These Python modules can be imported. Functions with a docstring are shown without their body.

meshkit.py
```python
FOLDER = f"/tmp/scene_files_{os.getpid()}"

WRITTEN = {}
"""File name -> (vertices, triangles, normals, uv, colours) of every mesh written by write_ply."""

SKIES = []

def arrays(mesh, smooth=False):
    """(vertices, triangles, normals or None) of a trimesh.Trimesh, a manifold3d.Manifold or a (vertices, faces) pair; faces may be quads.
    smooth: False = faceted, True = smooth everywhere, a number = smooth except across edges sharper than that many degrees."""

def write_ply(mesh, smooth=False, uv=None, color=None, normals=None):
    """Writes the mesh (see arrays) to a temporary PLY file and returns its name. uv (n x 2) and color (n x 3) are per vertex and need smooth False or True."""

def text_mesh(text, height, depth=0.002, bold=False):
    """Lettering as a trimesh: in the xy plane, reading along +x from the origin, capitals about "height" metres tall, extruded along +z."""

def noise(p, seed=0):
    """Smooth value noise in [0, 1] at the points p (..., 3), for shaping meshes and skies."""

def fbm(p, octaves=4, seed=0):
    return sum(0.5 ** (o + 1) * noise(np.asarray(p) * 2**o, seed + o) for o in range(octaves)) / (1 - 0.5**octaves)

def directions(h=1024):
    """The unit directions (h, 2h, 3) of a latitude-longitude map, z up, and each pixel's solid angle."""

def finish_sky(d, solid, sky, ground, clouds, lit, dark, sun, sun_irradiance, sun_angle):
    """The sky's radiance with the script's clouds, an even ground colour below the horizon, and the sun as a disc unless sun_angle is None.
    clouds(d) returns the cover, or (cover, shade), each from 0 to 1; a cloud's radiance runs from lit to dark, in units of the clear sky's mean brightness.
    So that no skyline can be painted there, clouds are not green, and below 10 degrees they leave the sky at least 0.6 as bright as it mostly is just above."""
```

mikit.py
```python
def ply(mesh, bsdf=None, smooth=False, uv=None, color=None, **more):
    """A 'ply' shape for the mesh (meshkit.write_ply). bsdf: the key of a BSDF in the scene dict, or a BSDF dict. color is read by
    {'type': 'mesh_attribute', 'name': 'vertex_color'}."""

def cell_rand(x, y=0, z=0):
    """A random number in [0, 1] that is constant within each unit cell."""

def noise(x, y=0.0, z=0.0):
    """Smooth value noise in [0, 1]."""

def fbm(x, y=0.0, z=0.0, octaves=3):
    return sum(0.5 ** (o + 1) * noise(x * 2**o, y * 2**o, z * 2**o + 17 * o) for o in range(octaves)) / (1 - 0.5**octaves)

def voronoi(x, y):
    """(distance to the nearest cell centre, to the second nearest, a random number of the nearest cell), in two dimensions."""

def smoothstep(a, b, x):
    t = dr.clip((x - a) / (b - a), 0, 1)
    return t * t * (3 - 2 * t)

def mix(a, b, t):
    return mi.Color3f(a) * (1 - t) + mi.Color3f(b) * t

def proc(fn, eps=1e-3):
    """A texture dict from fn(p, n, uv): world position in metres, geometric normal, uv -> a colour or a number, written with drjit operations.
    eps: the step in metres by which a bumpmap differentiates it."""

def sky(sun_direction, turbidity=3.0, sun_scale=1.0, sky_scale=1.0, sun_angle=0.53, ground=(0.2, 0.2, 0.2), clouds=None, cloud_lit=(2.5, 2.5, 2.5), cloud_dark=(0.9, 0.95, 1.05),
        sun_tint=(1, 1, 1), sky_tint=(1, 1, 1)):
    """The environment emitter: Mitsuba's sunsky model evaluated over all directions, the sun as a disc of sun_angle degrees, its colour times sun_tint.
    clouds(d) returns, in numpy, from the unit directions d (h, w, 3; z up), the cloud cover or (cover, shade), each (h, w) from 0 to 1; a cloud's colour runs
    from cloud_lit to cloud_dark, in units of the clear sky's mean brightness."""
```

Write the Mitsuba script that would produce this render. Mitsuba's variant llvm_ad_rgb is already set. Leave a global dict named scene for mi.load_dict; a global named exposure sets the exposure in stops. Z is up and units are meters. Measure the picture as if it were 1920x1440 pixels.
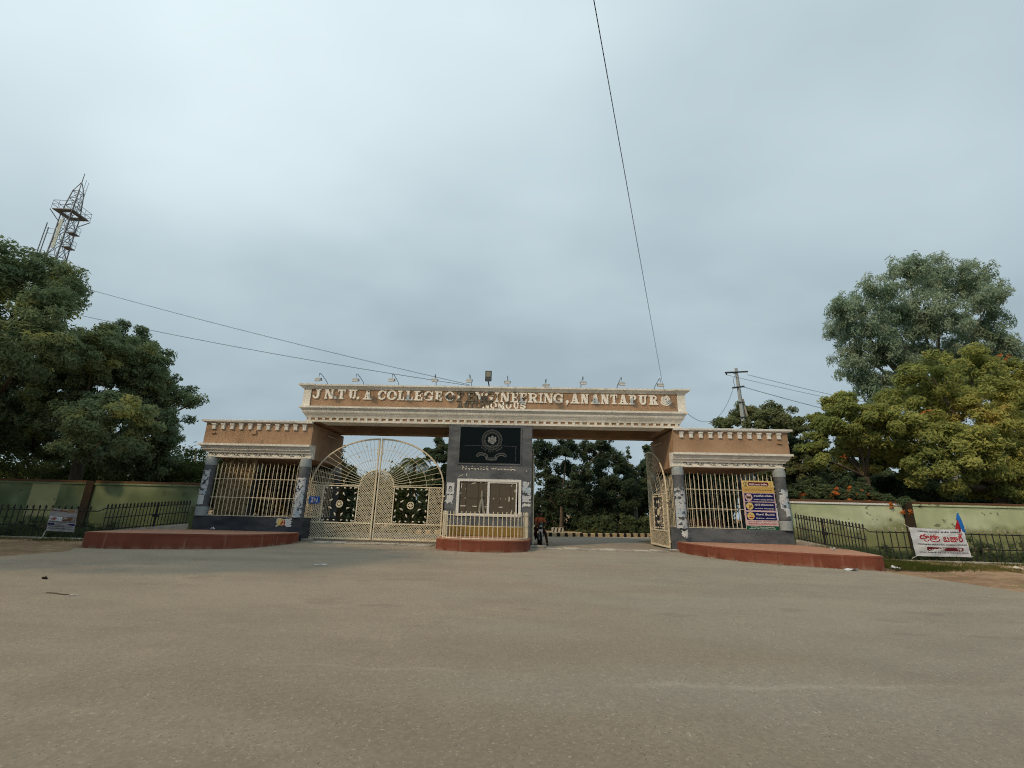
import math, json
import numpy as np, trimesh, mitsuba as mi, drjit as dr, manifold3d as m3
import mikit, meshkit
from mikit import proc, noise, fbm, smoothstep, mix, voronoi
from shapely import Polygon, Point, LineString, MultiPolygon, box as sbox, union_all, affinity

T = mi.ScalarTransform4f
scene, labels = {}, {}
# ---------------------------------------------------------------- camera, sky, exposure
exposure = 1.45
EYE = [0.0, 0.0, 1.6]
FWD = [-0.035916, 0.960827, 0.274813]
UPV = [-0.014603, -0.275466, 0.961200]
scene['camera'] = {'type': 'perspective', 'fov': 96.97, 'fov_axis': 'x', 'near_clip': 0.05, 'far_clip': 4000.0,
                   'to_world': T().look_at(origin=EYE, target=[EYE[i] + FWD[i] for i in range(3)], up=UPV)}


def cloud(d):
    x, y, z = d[..., 0], d[..., 1], np.maximum(d[..., 2], 0.02)
    el = np.degrees(np.arcsin(np.clip(d[..., 2], -1, 1)))
    q = np.stack([x / (z + 0.35), y / (z + 0.35), z * 0 + 3.1], -1)
    big = meshkit.fbm(q * np.array([1.1, 1.5, 1.0]) + [5.2, 1.3, 0], 4, 4)
    fine = meshkit.fbm(q * np.array([3.2, 4.6, 1.0]) + [0, 7.7, 2], 4, 9)
    az = np.degrees(np.arctan2(x, y))
    s = 1.0 - 0.60 * np.clip((el - 8) / 46, 0, 1) ** 0.9
    s = s + 0.58 * (big - 0.5) + 0.42 * (fine - 0.5)
    s = s + 0.0045 * np.clip(az, -60, 60) * np.clip((el + 12) / 50, 0, 1)          # cloud thicker towards the right
    s = s - 0.42 * np.exp(-((az + 56) / 26) ** 2 - ((el - 42) / 15) ** 2)   # thin bright cloud up on the left
    s = s - 0.12 * np.clip((12 - el) / 12, 0, 1)
    return np.ones_like(z), np.clip(s, 0, 1)


scene['sky'] = mikit.sky([-0.54, -0.61, 0.58], turbidity=4, sun_scale=0.46, sun_angle=4.0, sky_scale=1.0, clouds=cloud,
                         cloud_lit=(3.10, 3.62, 3.80), cloud_dark=(1.42, 1.80, 2.02), ground=(0.22, 0.21, 0.19), sun_tint=(1.0, 0.93, 0.82))


# ---------------------------------------------------------------- materials
def principled(color, rough=0.7, spec=0.3, metal=0.0):
    c = {'type': 'rgb', 'value': list(color)} if not callable(color) else proc(color)
    return {'type': 'principled', 'base_color': c, 'roughness': rough, 'specular': spec, 'metallic': metal}


def two(b):
    return {'type': 'twosided', 'bsdf': b}


def bump(b, fn, eps=2e-3):
    return {'type': 'bumpmap', 'arbitrary': proc(fn, eps), 'scale': 1.0, 'bsdf': b}


def C(*v):
    return mi.Color3f(*v)


def f_road(p, n, uv):
    a = fbm(p.x * 0.35, p.y * 0.8, 1.0, 4)
    b = fbm(p.x * 1.7, p.y * 2.9, 4.0, 3)
    g = noise(p.x * 38, p.y * 38, 2.0)
    g2 = noise(p.x * 90, p.y * 90, 5.0)
    c = mix(C(0.198, 0.168, 0.132), C(0.234, 0.199, 0.156), smoothstep(0.28, 0.72, 0.65 * a + 0.35 * b))
    tone = smoothstep(-2.0, 5.0, p.x + 2.5 * (a - 0.5) * 4)
    c = c * mix(C(1.04, 1.0, 0.95), C(0.93, 0.97, 0.99), tone)
    band = fbm(p.x * 0.09 + 3, p.y * 1.5 + 0.25 * p.x * 0.2, 8.0, 3)
    c = c * (0.95 + 0.10 * band)
    dark = smoothstep(0.86, 0.93, g2) * (0.4 + 0.6 * smoothstep(0.4, 0.6, b))
    lite = smoothstep(0.84, 0.92, noise(p.x * 70, p.y * 70, 11.0))
    c = c * (0.90 + 0.2 * g) * (1 - 0.45 * dark) + C(0.09, 0.085, 0.075) * lite
    # worn seams between the old paving passes
    w = p.y - 5.05 - 0.10 * p.x - 0.30 * (fbm(p.x * 1.3, 2.0, 1.0, 3) - 0.5)
    seam = smoothstep(0.11, 0.0, dr.abs(w)) * smoothstep(0.4, 1.6, p.x) * (0.35 + 0.65 * noise(p.x * 2.2, 3.0, 1.0))
    w2 = p.y - 5.35 + 0.02 * p.x - 0.2 * (fbm(p.x * 1.9, 8.0, 1.0, 3) - 0.5)
    seam2 = smoothstep(0.06, 0.0, dr.abs(w2)) * smoothstep(-0.2, -1.0, p.x) * smoothstep(-3.6, -2.4, p.x) * 0.7
    c = c + C(0.07, 0.066, 0.058) * (seam * 0.6 + seam2 * 0.5)
    # dark worn patches
    pt = smoothstep(0.70, 0.78, fbm(p.x * 0.8 + 9, p.y * 2.2, 3.0, 4))
    c = c * (1 - 0.13 * pt * smoothstep(5.5, 8.0, p.y))
    # sandy dust drifting in along the far edges
    dust = smoothstep(15.5, 22.0, p.y) * 0.2 + smoothstep(11.5, 14.5, dr.abs(p.x + 1.5)) * smoothstep(7.0, 12.0, p.y) * 0.25
    return mix(c, C(0.27, 0.225, 0.168), dr.clip(dust * (0.4 + 0.9 * a), 0, 0.6))


def h_road(p, n, uv):
    return 0.0035 * noise(p.x * 55, p.y * 55, 2.0) + 0.002 * noise(p.x * 120, p.y * 120, 5.0) + 0.006 * noise(p.x * 6, p.y * 6, 1.0)


def f_dirt(p, n, uv):
    a = fbm(p.x * 0.9, p.y * 0.9, 1.0, 4)
    b = fbm(p.x * 6, p.y * 6, 4.0, 3)
    c = mix(C(0.15, 0.095, 0.058), C(0.25, 0.17, 0.108), smoothstep(0.3, 0.7, a * 0.6 + b * 0.4))
    leaf = smoothstep(0.62, 0.70, fbm(p.x * 3.1 + 4, p.y * 3.1, 9.0, 3))
    return mix(c, C(0.13, 0.12, 0.05), 0.55 * leaf)


def f_paint(p, n, uv):
    a = fbm(p.x * 0.9, p.y * 0.9 + 5, p.z * 0.9, 4)
    s = fbm(p.x * 7, p.y * 7, p.z * 0.7, 3)
    c = mix(C(0.325, 0.212, 0.132), C(0.385, 0.255, 0.165), smoothstep(0.3, 0.7, a))
    c = c * (0.93 + 0.14 * s)
    blot = smoothstep(0.70, 0.80, fbm(p.x * 1.6 + 2, p.y * 1.6, p.z * 1.6, 3))
    return c * (1 - 0.22 * blot)


def f_cream(p, n, uv):
    s = fbm(p.x * 5, p.y * 5, p.z * 1.1, 4)
    a = fbm(p.x * 0.8, p.y * 0.8, p.z * 0.8, 3)
    c = mix(C(0.62, 0.595, 0.525), C(0.79, 0.77, 0.70), smoothstep(0.25, 0.75, 0.5 * s + 0.5 * a))
    return c


def f_letter(p, n, uv):
    k = dr.exp(-dr.square((p.x + 3.2) / 1.75)) * 0.42
    s = fbm(p.x * 3.4, 3.0, p.z * 3.4, 4)
    st = smoothstep(0.715, 0.76, s + k)
    g = noise(p.x * 17, 2.0, p.z * 17)
    return mix(C(0.82, 0.79, 0.71), mix(C(0.105, 0.092, 0.066), C(0.155, 0.140, 0.105), g), st)


def f_granite(p, n, uv):
    a = fbm(p.x * 1.4, p.y * 1.4, p.z * 2.6, 4)
    g = noise(p.x * 26, p.y * 26, p.z * 26)
    c = mix(C(0.068, 0.075, 0.084), C(0.135, 0.143, 0.150), smoothstep(0.25, 0.78, a))
    return c * (0.85 + 0.3 * g)


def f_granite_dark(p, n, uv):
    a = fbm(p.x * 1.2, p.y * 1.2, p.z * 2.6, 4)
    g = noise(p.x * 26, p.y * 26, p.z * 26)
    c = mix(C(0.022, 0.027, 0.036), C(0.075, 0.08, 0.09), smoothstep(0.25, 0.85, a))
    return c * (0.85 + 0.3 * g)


def f_red(p, n, uv):
    a = fbm(p.x * 0.8, p.y * 0.8, p.z * 1.6, 4)
    s = fbm(p.x * 4, p.y * 4, p.z * 0.7, 3)
    c = mix(C(0.165, 0.048, 0.028), C(0.215, 0.068, 0.040), smoothstep(0.3, 0.7, a * 0.6 + s * 0.4))
    streak = smoothstep(0.66, 0.76, fbm(p.x * 5, p.y * 5, p.z * 0.35, 3))
    c = mix(c, C(0.36, 0.21, 0.15), 0.4 * streak)
    top = smoothstep(0.7, 0.95, n.z)
    dust = mix(C(0.27, 0.145, 0.095), C(0.34, 0.21, 0.145), a)
    low = smoothstep(0.16, 0.0, p.z) * smoothstep(0.35, 0.65, s)
    return mix(mix(c, C(0.33, 0.24, 0.17), 0.35 * low), dust, 0.75 * top)


def f_wall(p, n, uv):
    a = fbm(p.x * 0.5, p.y, p.z * 0.9, 4)
    s = fbm(p.x * 3.3, p.y, p.z * 0.5, 3)
    c = mix(C(0.41, 0.465, 0.275), C(0.53, 0.58, 0.385), smoothstep(0.3, 0.7, a))
    c = c * (0.9 + 0.2 * s)
    moss = smoothstep(1.75, 1.1, p.z + 1.1 * (fbm(p.x * 1.3, 1.0, p.z * 1.3, 4) - 0.5))
    c = mix(c, mix(C(0.13, 0.15, 0.05), C(0.20, 0.20, 0.075), s), 0.85 * moss)
    chip = smoothstep(0.735, 0.76, fbm(p.x * 2.3 + 7, 2.0, p.z * 2.3, 3))
    sun_patch = smoothstep(0.25, 0.18, dr.abs(p.x + 25.6 + 0.1 * a) - 0.55) * smoothstep(0.85, 1.1, p.z + 0.2 * a) * smoothstep(2.62, 2.5, p.z)  # yellow sunlit patch painted into the left wall colour
    c = mix(c, C(0.47, 0.45, 0.24), 0.85 * sun_patch)
    wall_shade = smoothstep(-14.0, -17.0, p.x) * (0.65 + 0.3 * smoothstep(0.3, 0.7, fbm(p.x * 0.7, 4.0, p.z * 0.6, 3)))  # deep shade under the trees painted into the left wall, mottled
    c = mix(c, C(0.10, 0.135, 0.065), wall_shade * (1 - 0.7 * sun_patch))
    return mix(c, C(0.10, 0.10, 0.06), 0.7 * chip)


def f_conc(p, n, uv):
    a = fbm(p.x * 2.2, p.y * 2.2, p.z * 2.2, 4)
    g = noise(p.x * 30, p.y * 30, p.z * 30)
    return mix(C(0.22, 0.20, 0.17), C(0.38, 0.35, 0.30), smoothstep(0.3, 0.7, a)) * (0.9 + 0.2 * g)


def f_gate(p, n, uv):
    a = fbm(p.x * 2, p.y * 2, p.z * 2, 3)
    r = smoothstep(0.68, 0.78, fbm(p.x * 6, p.y * 6, p.z * 6, 3))
    return mix(mix(C(0.60, 0.52, 0.37), C(0.72, 0.645, 0.48), a), C(0.20, 0.10, 0.05), 0.55 * r)


def f_iron(p, n, uv):
    r = smoothstep(0.55, 0.72, fbm(p.x * 5, p.y * 5, p.z * 5, 3))
    return mix(C(0.014, 0.014, 0.015), C(0.05, 0.028, 0.018), r)


def f_poster(p, n, uv):
    # torn handbills: pale paper with dark washed-out print, blue ink washes
    a = fbm(p.x * 6, p.y * 6, p.z * 7, 4)
    b = fbm(p.x * 3 + 3, p.y * 3, p.z * 2.2, 3)
    line_ = smoothstep(0.55, 0.62, noise(p.x * 4, p.y * 4, p.z * 30)) * smoothstep(0.45, 0.6, noise(p.x * 40, p.y * 40, p.z * 30))
    c = mix(C(0.50, 0.52, 0.54), C(0.36, 0.45, 0.53), smoothstep(0.50, 0.70, b))
    c = mix(c, C(0.16, 0.17, 0.19), 0.6 * line_)
    return mix(c, C(0.075, 0.085, 0.095), smoothstep(0.575, 0.60, a))


def f_bark(p, n, uv):
    a = fbm(p.x * 8, p.y * 8, p.z * 2, 3)
    return mix(C(0.06, 0.048, 0.036), C(0.16, 0.135, 0.105), a)


def leaf_fn(c0, c1, c2, f1=0.55, f2=6.0):
    def fn(p, n, uv):
        a = noise(p.x * f1, p.y * f1, p.z * f1)
        b = noise(p.x * f2, p.y * f2, p.z * f2)
        c = mix(C(*c0), C(*c1), smoothstep(0.25, 0.8, 0.55 * a + 0.45 * b))
        return mix(c, C(*c2), smoothstep(0.62, 0.86, 0.6 * a + 0.4 * noise(p.x * 1.7, p.y * 1.7, p.z * 1.7 + 9)))
    return fn


def leaf_mat(c0, c1, c2, **k):
    fn = leaf_fn(c0, c1, c2, **k)
    return {'type': 'principledthin', 'base_color': proc(fn), 'roughness': 0.55, 'eta': 1.35, 'diff_trans': 0.9, 'spec_trans': 0.0}


M = {
    'road_paint': bump(two(principled(f_road, 0.9, 0.15)), h_road),
    'dirt': two(principled(f_dirt, 0.95, 0.1)),
    'terracotta': two(principled(f_paint, 0.85, 0.15)),
    'cream': two(principled(f_cream, 0.75, 0.2)),
    'letter_white': two(principled(f_letter, 0.6, 0.3)),
    'granite': two(principled(f_granite, 0.6, 0.25)),
    'granite_dark': two(principled(f_granite_dark, 0.55, 0.25)),
    'black_stone': two(principled((0.004, 0.0075, 0.0085), 0.30, 0.08)),
    'relief_grey': two(principled((0.088, 0.097, 0.095), 0.6, 0.3)),
    'line_grey': two(principled((0.20, 0.21, 0.21), 0.5, 0.3)),
    'cap_grey': two(principled((0.29, 0.325, 0.33), 0.6, 0.3)),
    'red_oxide': two(principled(f_red, 0.75, 0.2)),
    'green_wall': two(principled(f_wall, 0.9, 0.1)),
    'post_brown': two(principled((0.045, 0.032, 0.021), 0.85, 0.1)),
    'coping_brown': two(principled((0.125, 0.068, 0.040), 0.85, 0.1)),
    'concrete': two(principled(f_conc, 0.9, 0.1)),
    'gate_cream': two(principled(f_gate, 0.5, 0.3)),
    'scroll_dark': two(principled((0.018, 0.017, 0.013), 0.5, 0.3)),
    'petal_white': two(principled((0.62, 0.57, 0.47), 0.5, 0.3)),
    'iron': two(principled(f_iron, 0.55, 0.35)),
    'finial_gold': two(principled((0.30, 0.28, 0.19), 0.5, 0.3)),
    'white_paint': two(principled((0.66, 0.65, 0.61), 0.5, 0.3)),
    'paper': two(principled((0.56, 0.57, 0.57), 0.8, 0.1)),
    'poster': two(principled(f_poster, 0.8, 0.1)),
    'ink': two(principled((0.03, 0.035, 0.05), 0.8, 0.1)),
    'red_ink': two(principled((0.33, 0.025, 0.03), 0.7, 0.2)),
    'maroon': two(principled((0.12, 0.012, 0.02), 0.6, 0.2)),
    'ochre': two(principled((0.50, 0.33, 0.10), 0.6, 0.2)),
    'ochre_light': two(principled((0.62, 0.47, 0.17), 0.6, 0.2)),
    'navy': two(principled((0.010, 0.010, 0.085), 0.5, 0.2)),
    'blue_sign': two(principled((0.015, 0.06, 0.38), 0.4, 0.3)),
    'green_ink': two(principled((0.008, 0.085, 0.045), 0.6, 0.2)),
    'pink': two(principled((0.55, 0.40, 0.40), 0.7, 0.2)),
    'sky_blue': two(principled((0.05, 0.28, 0.55), 0.7, 0.2)),
    'banner_dull': two(principled((0.30, 0.285, 0.29), 0.7, 0.2)),
    'ochre_dull': two(principled((0.26, 0.17, 0.08), 0.7, 0.2)),
    'flag_blue': two(principled((0.012, 0.13, 0.45), 0.7, 0.2)),
    'flag_red': two(principled((0.30, 0.012, 0.02), 0.7, 0.2)),
    'banner_white': two(principled((0.55, 0.57, 0.60), 0.6, 0.2)),
    'board_brown': two(principled((0.088, 0.073, 0.052), 0.6, 0.25)),
    'tape': two(principled((0.50, 0.46, 0.38), 0.6, 0.2)),
    'cloth_grey': two(principled((0.24, 0.23, 0.19), 0.9, 0.1)),
    'yellow_wall': two(principled((0.235, 0.155, 0.045), 0.85, 0.1)),
    'lamp_body': two(principled((0.42, 0.43, 0.42), 0.45, 0.4)),
    'lamp_glass': two(principled((0.60, 0.62, 0.62), 0.2, 0.5)),
    'steel_dark': two(principled((0.045, 0.055, 0.06), 0.5, 0.4)),
    'tower_steel': two(principled((0.17, 0.19, 0.205), 0.55, 0.35)),
    'tower_white': two(principled((0.42, 0.47, 0.42), 0.55, 0.3)),
    'wire': two(principled((0.02, 0.022, 0.025), 0.6, 0.2)),
    'black_paint': two(principled((0.022, 0.02, 0.016), 0.7, 0.2)),
    'kerb_cream': two(principled((0.52, 0.40, 0.24), 0.8, 0.15)),
    'rubber': two(principled((0.018, 0.018, 0.018), 0.75, 0.2)),
    'bike_black': two(principled((0.015, 0.016, 0.018), 0.25, 0.5)),
    'chrome': two(principled((0.40, 0.42, 0.43), 0.25, 0.5, 0.9)),
    'lens': two(principled((0.30, 0.34, 0.34), 0.12, 0.6)),
    'skin': two(principled((0.090, 0.042, 0.026), 0.6, 0.3)),
    'hair': two(principled((0.010, 0.009, 0.008), 0.6, 0.3)),
    'shirt': two(principled((0.42, 0.115, 0.05), 0.85, 0.1)),
    'trousers': two(principled((0.045, 0.022, 0.018), 0.9, 0.1)),
    'sack_cloth': two(principled((0.34, 0.26, 0.15), 0.9, 0.1)),
    'bark': two(principled(f_bark, 0.95, 0.1)),
    'pale_bark': two(principled((0.20, 0.195, 0.17), 0.9, 0.1)),
    'leaf_dark': leaf_mat((0.15, 0.21, 0.12), (0.26, 0.32, 0.165), (0.42, 0.41, 0.14)),
    'leaf_mid': leaf_mat((0.085, 0.122, 0.065), (0.145, 0.185, 0.088), (0.20, 0.21, 0.08)),
    'leaf_gum': leaf_mat((0.27, 0.365, 0.255), (0.39, 0.47, 0.345), (0.35, 0.43, 0.30)),
    'leaf_gold': leaf_mat((0.22, 0.27, 0.09), (0.48, 0.475, 0.15), (0.58, 0.47, 0.155), f1=0.4),
    'leaf_shade': leaf_mat((0.060, 0.092, 0.055), (0.105, 0.140, 0.075), (0.13, 0.15, 0.07)),
    'leaf_olive': leaf_mat((0.15, 0.19, 0.095), (0.25, 0.275, 0.135), (0.34, 0.31, 0.12)),
    'leaf_dry': leaf_mat((0.11, 0.075, 0.032), (0.25, 0.185, 0.085), (0.20, 0.16, 0.07)),
    'leaf_light': leaf_mat((0.06, 0.085, 0.030), (0.12, 0.15, 0.055), (0.15, 0.17, 0.065)),
    'petal_orange': two(principled((0.42, 0.13, 0.035), 0.8, 0.1)),
    'grass': leaf_mat((0.07, 0.09, 0.022), (0.16, 0.15, 0.045), (0.26, 0.19, 0.08)),
}
for k_, v_ in M.items():
    scene['mat_' + k_] = v_


# ---------------------------------------------------------------- helpers
def P(mesh, m, smooth=False):
    return mikit.ply(mesh, 'mat_' + m, smooth=smooth)


_count = {}


def fresh(key):
    k = _count.get(key, -1) + 1
    _count[key] = k
    return key if k == 0 else f'{key}_{k:03d}'


def thing(name, label, cat, group=None):
    key = fresh(name)
    labels[key] = {'label': label, 'category': cat}
    if group:
        labels[key]['group'] = group
    return key


def part(parent, name, shape, m=None, smooth=False, tw=None, kind=None, label=None):
    key = fresh(f'{parent}__{name}')
    d = dict(shape) if isinstance(shape, dict) else P(shape, m, smooth)
    if tw is not None:
        d['to_world'] = tw
    scene[key] = d
    if kind or label:
        labels[key] = {}
        if kind:
            labels[key]['kind'] = kind
        if label:
            labels[key]['label'] = label
    return key


def single(name, label, cat, mesh, m, smooth=False, group=None, kind=None):
    key = thing(name, label, cat, group)
    if kind:
        labels[key]['kind'] = kind
    scene[key] = P(mesh, m, smooth)
    return key


def struct(name, mesh, m, smooth=False):
    key = fresh(name)
    scene[key] = P(mesh, m, smooth)
    labels[key] = {'kind': 'structure'}
    return key


def box(x0, x1, y0, y1, z0, z1, b=0.0):
    if b <= 0:
        return trimesh.creation.box(bounds=[[min(x0, x1), min(y0, y1), z0], [max(x0, x1), max(y0, y1), z1]])
    xs, ys, zs = (x0, x1), (y0, y1), (z0, z1)
    if x0 > x1: xs = (x1, x0)
    if y0 > y1: ys = (y1, y0)
    pts = []
    for i in (0, 1):
        for j in (0, 1):
            for k in (0, 1):
                s = (1 - 2 * i, 1 - 2 * j, 1 - 2 * k)
                for a in range(3):
                    q = [xs[i] + s[0] * b, ys[j] + s[1] * b, zs[k] + s[2] * b]
                    q[a] = (xs[i], ys[j], zs[k])[a]
                    pts.append(q)
    return trimesh.convex.convex_hull(np.array(pts))


def cat(*ms):
    return trimesh.util.concatenate([m for m in ms if m is not None])


def tube(pts, r, n=6, caps=True):
    p = np.asarray(pts, float)
    t = np.gradient(p, axis=0)
    t /= np.linalg.norm(t, axis=1, keepdims=True) + 1e-12
    ref = np.array([0, 0, 1.0]) if abs(t[:, 2]).mean() < 0.9 else np.array([1.0, 0, 0])
    a = np.cross(t, ref)
    a /= np.linalg.norm(a, axis=1, keepdims=True) + 1e-12
    b = np.cross(t, a)
    ang = np.arange(n) * 2 * np.pi / n
    rr = np.broadcast_to(r, (len(p),))[:, None, None]
    v = (p[:, None] + rr * (np.cos(ang)[None, :, None] * a[:, None] + np.sin(ang)[None, :, None] * b[:, None])).reshape(-1, 3)
    i, j = np.meshgrid(np.arange(len(p) - 1), np.arange(n), indexing='ij')
    q = np.stack([i * n + j, (i + 1) * n + j, (i + 1) * n + (j + 1) % n, i * n + (j + 1) % n], -1).reshape(-1, 4)
    f = np.vstack([q[:, [0, 1, 2]], q[:, [0, 2, 3]]])
    if caps:
        e0, e1 = len(v), len(v) + 1
        v = np.vstack([v, p[:1], p[-1:]])
        k = np.arange(n)
        m = (len(p) - 1) * n
        f = np.vstack([f, np.stack([k * 0 + e0, k, (k + 1) % n], 1), np.stack([k * 0 + e1, m + (k + 1) % n, m + k], 1)])
    return trimesh.Trimesh(v, f, process=False)


def bar(a, b, r, n=6):
    return tube([a, b], r, n)


def beam(a, b, w, h=None):
    """a rectangular bar from a to b"""
    a, b = np.asarray(a, float), np.asarray(b, float)
    m = tube([a, b], (w / 2) * math.sqrt(2), 4)
    return m


def lathe(profile, n=20, at=(0, 0, 0)):
    pr = np.array(profile, float)
    ang = np.arange(n) * 2 * np.pi / n
    v = np.stack([pr[:, None, 0] * np.cos(ang), pr[:, None, 0] * np.sin(ang), np.broadcast_to(pr[:, None, 1], (len(pr), n))], -1).reshape(-1, 3) + at
    i, j = np.meshgrid(np.arange(len(pr) - 1), np.arange(n), indexing='ij')
    q = np.stack([i * n + j, i * n + (j + 1) % n, (i + 1) * n + (j + 1) % n, (i + 1) * n + j], -1).reshape(-1, 4)
    return trimesh.Trimesh(v, np.vstack([q[:, [0, 1, 2]], q[:, [0, 2, 3]]]), process=False)


FACE = np.array([[1, 0, 0, 0], [0, 0, -1, 0], [0, 1, 0, 0], [0, 0, 0, 1.0]])


def polys(g):
    return [q for q in getattr(g, 'geoms', [g]) if isinstance(q, Polygon) and q.area > 1e-7]


def face(g, yback, depth):
    """a shapely shape in (x, z) as a slab standing at y = yback and reaching depth towards the viewer"""
    ms = [trimesh.creation.extrude_polygon(q, depth, engine='earcut') for q in polys(g)]
    m = cat(*ms)
    m.apply_transform(FACE)
    m.apply_translation([0, yback, 0])
    return m


def flat(g, z0, z1):
    ms = [trimesh.creation.extrude_polygon(q, z1 - z0, engine='earcut') for q in polys(g)]
    m = cat(*ms)
    m.apply_translation([0, 0, z0])
    return m


def rings(x0, x1, y0, y1, prof, sides=(1, 1, 1, 1), cap=True):
    """mitred moulding round a rectangle: prof = [(offset, z)]; sides = which of left, right, front, back move out"""
    loops = []
    for o, z in prof:
        a, b, c, d = x0 - o * sides[0], x1 + o * sides[1], y0 - o * sides[2], y1 + o * sides[3]
        loops.append([[a, c, z], [b, c, z], [b, d, z], [a, d, z]])
    v = np.array(loops).reshape(-1, 3)
    f = []
    for i in range(len(prof) - 1):
        for j in range(4):
            k = (j + 1) % 4
            A, B, Cc, D = i * 4 + j, i * 4 + k, (i + 1) * 4 + k, (i + 1) * 4 + j
            f += [[A, B, Cc], [A, Cc, D]]
    n = (len(prof) - 1) * 4
    if cap:
        f += [[0, 2, 1], [0, 3, 2], [n, n + 1, n + 2], [n, n + 2, n + 3]]
    return trimesh.Trimesh(v, f, process=False)


# ---------------------------------------------------------------- lettering
def arc(cx, cy, rx, ry, a0, a1, n=24):
    t = np.radians(np.linspace(a0, a1, n))
    return [(cx + rx * math.cos(k), cy + ry * math.sin(k)) for k in t]


def line(pts, w, cap='flat'):
    return LineString(pts).buffer(w / 2, cap_style=cap, join_style='mitre')


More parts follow.
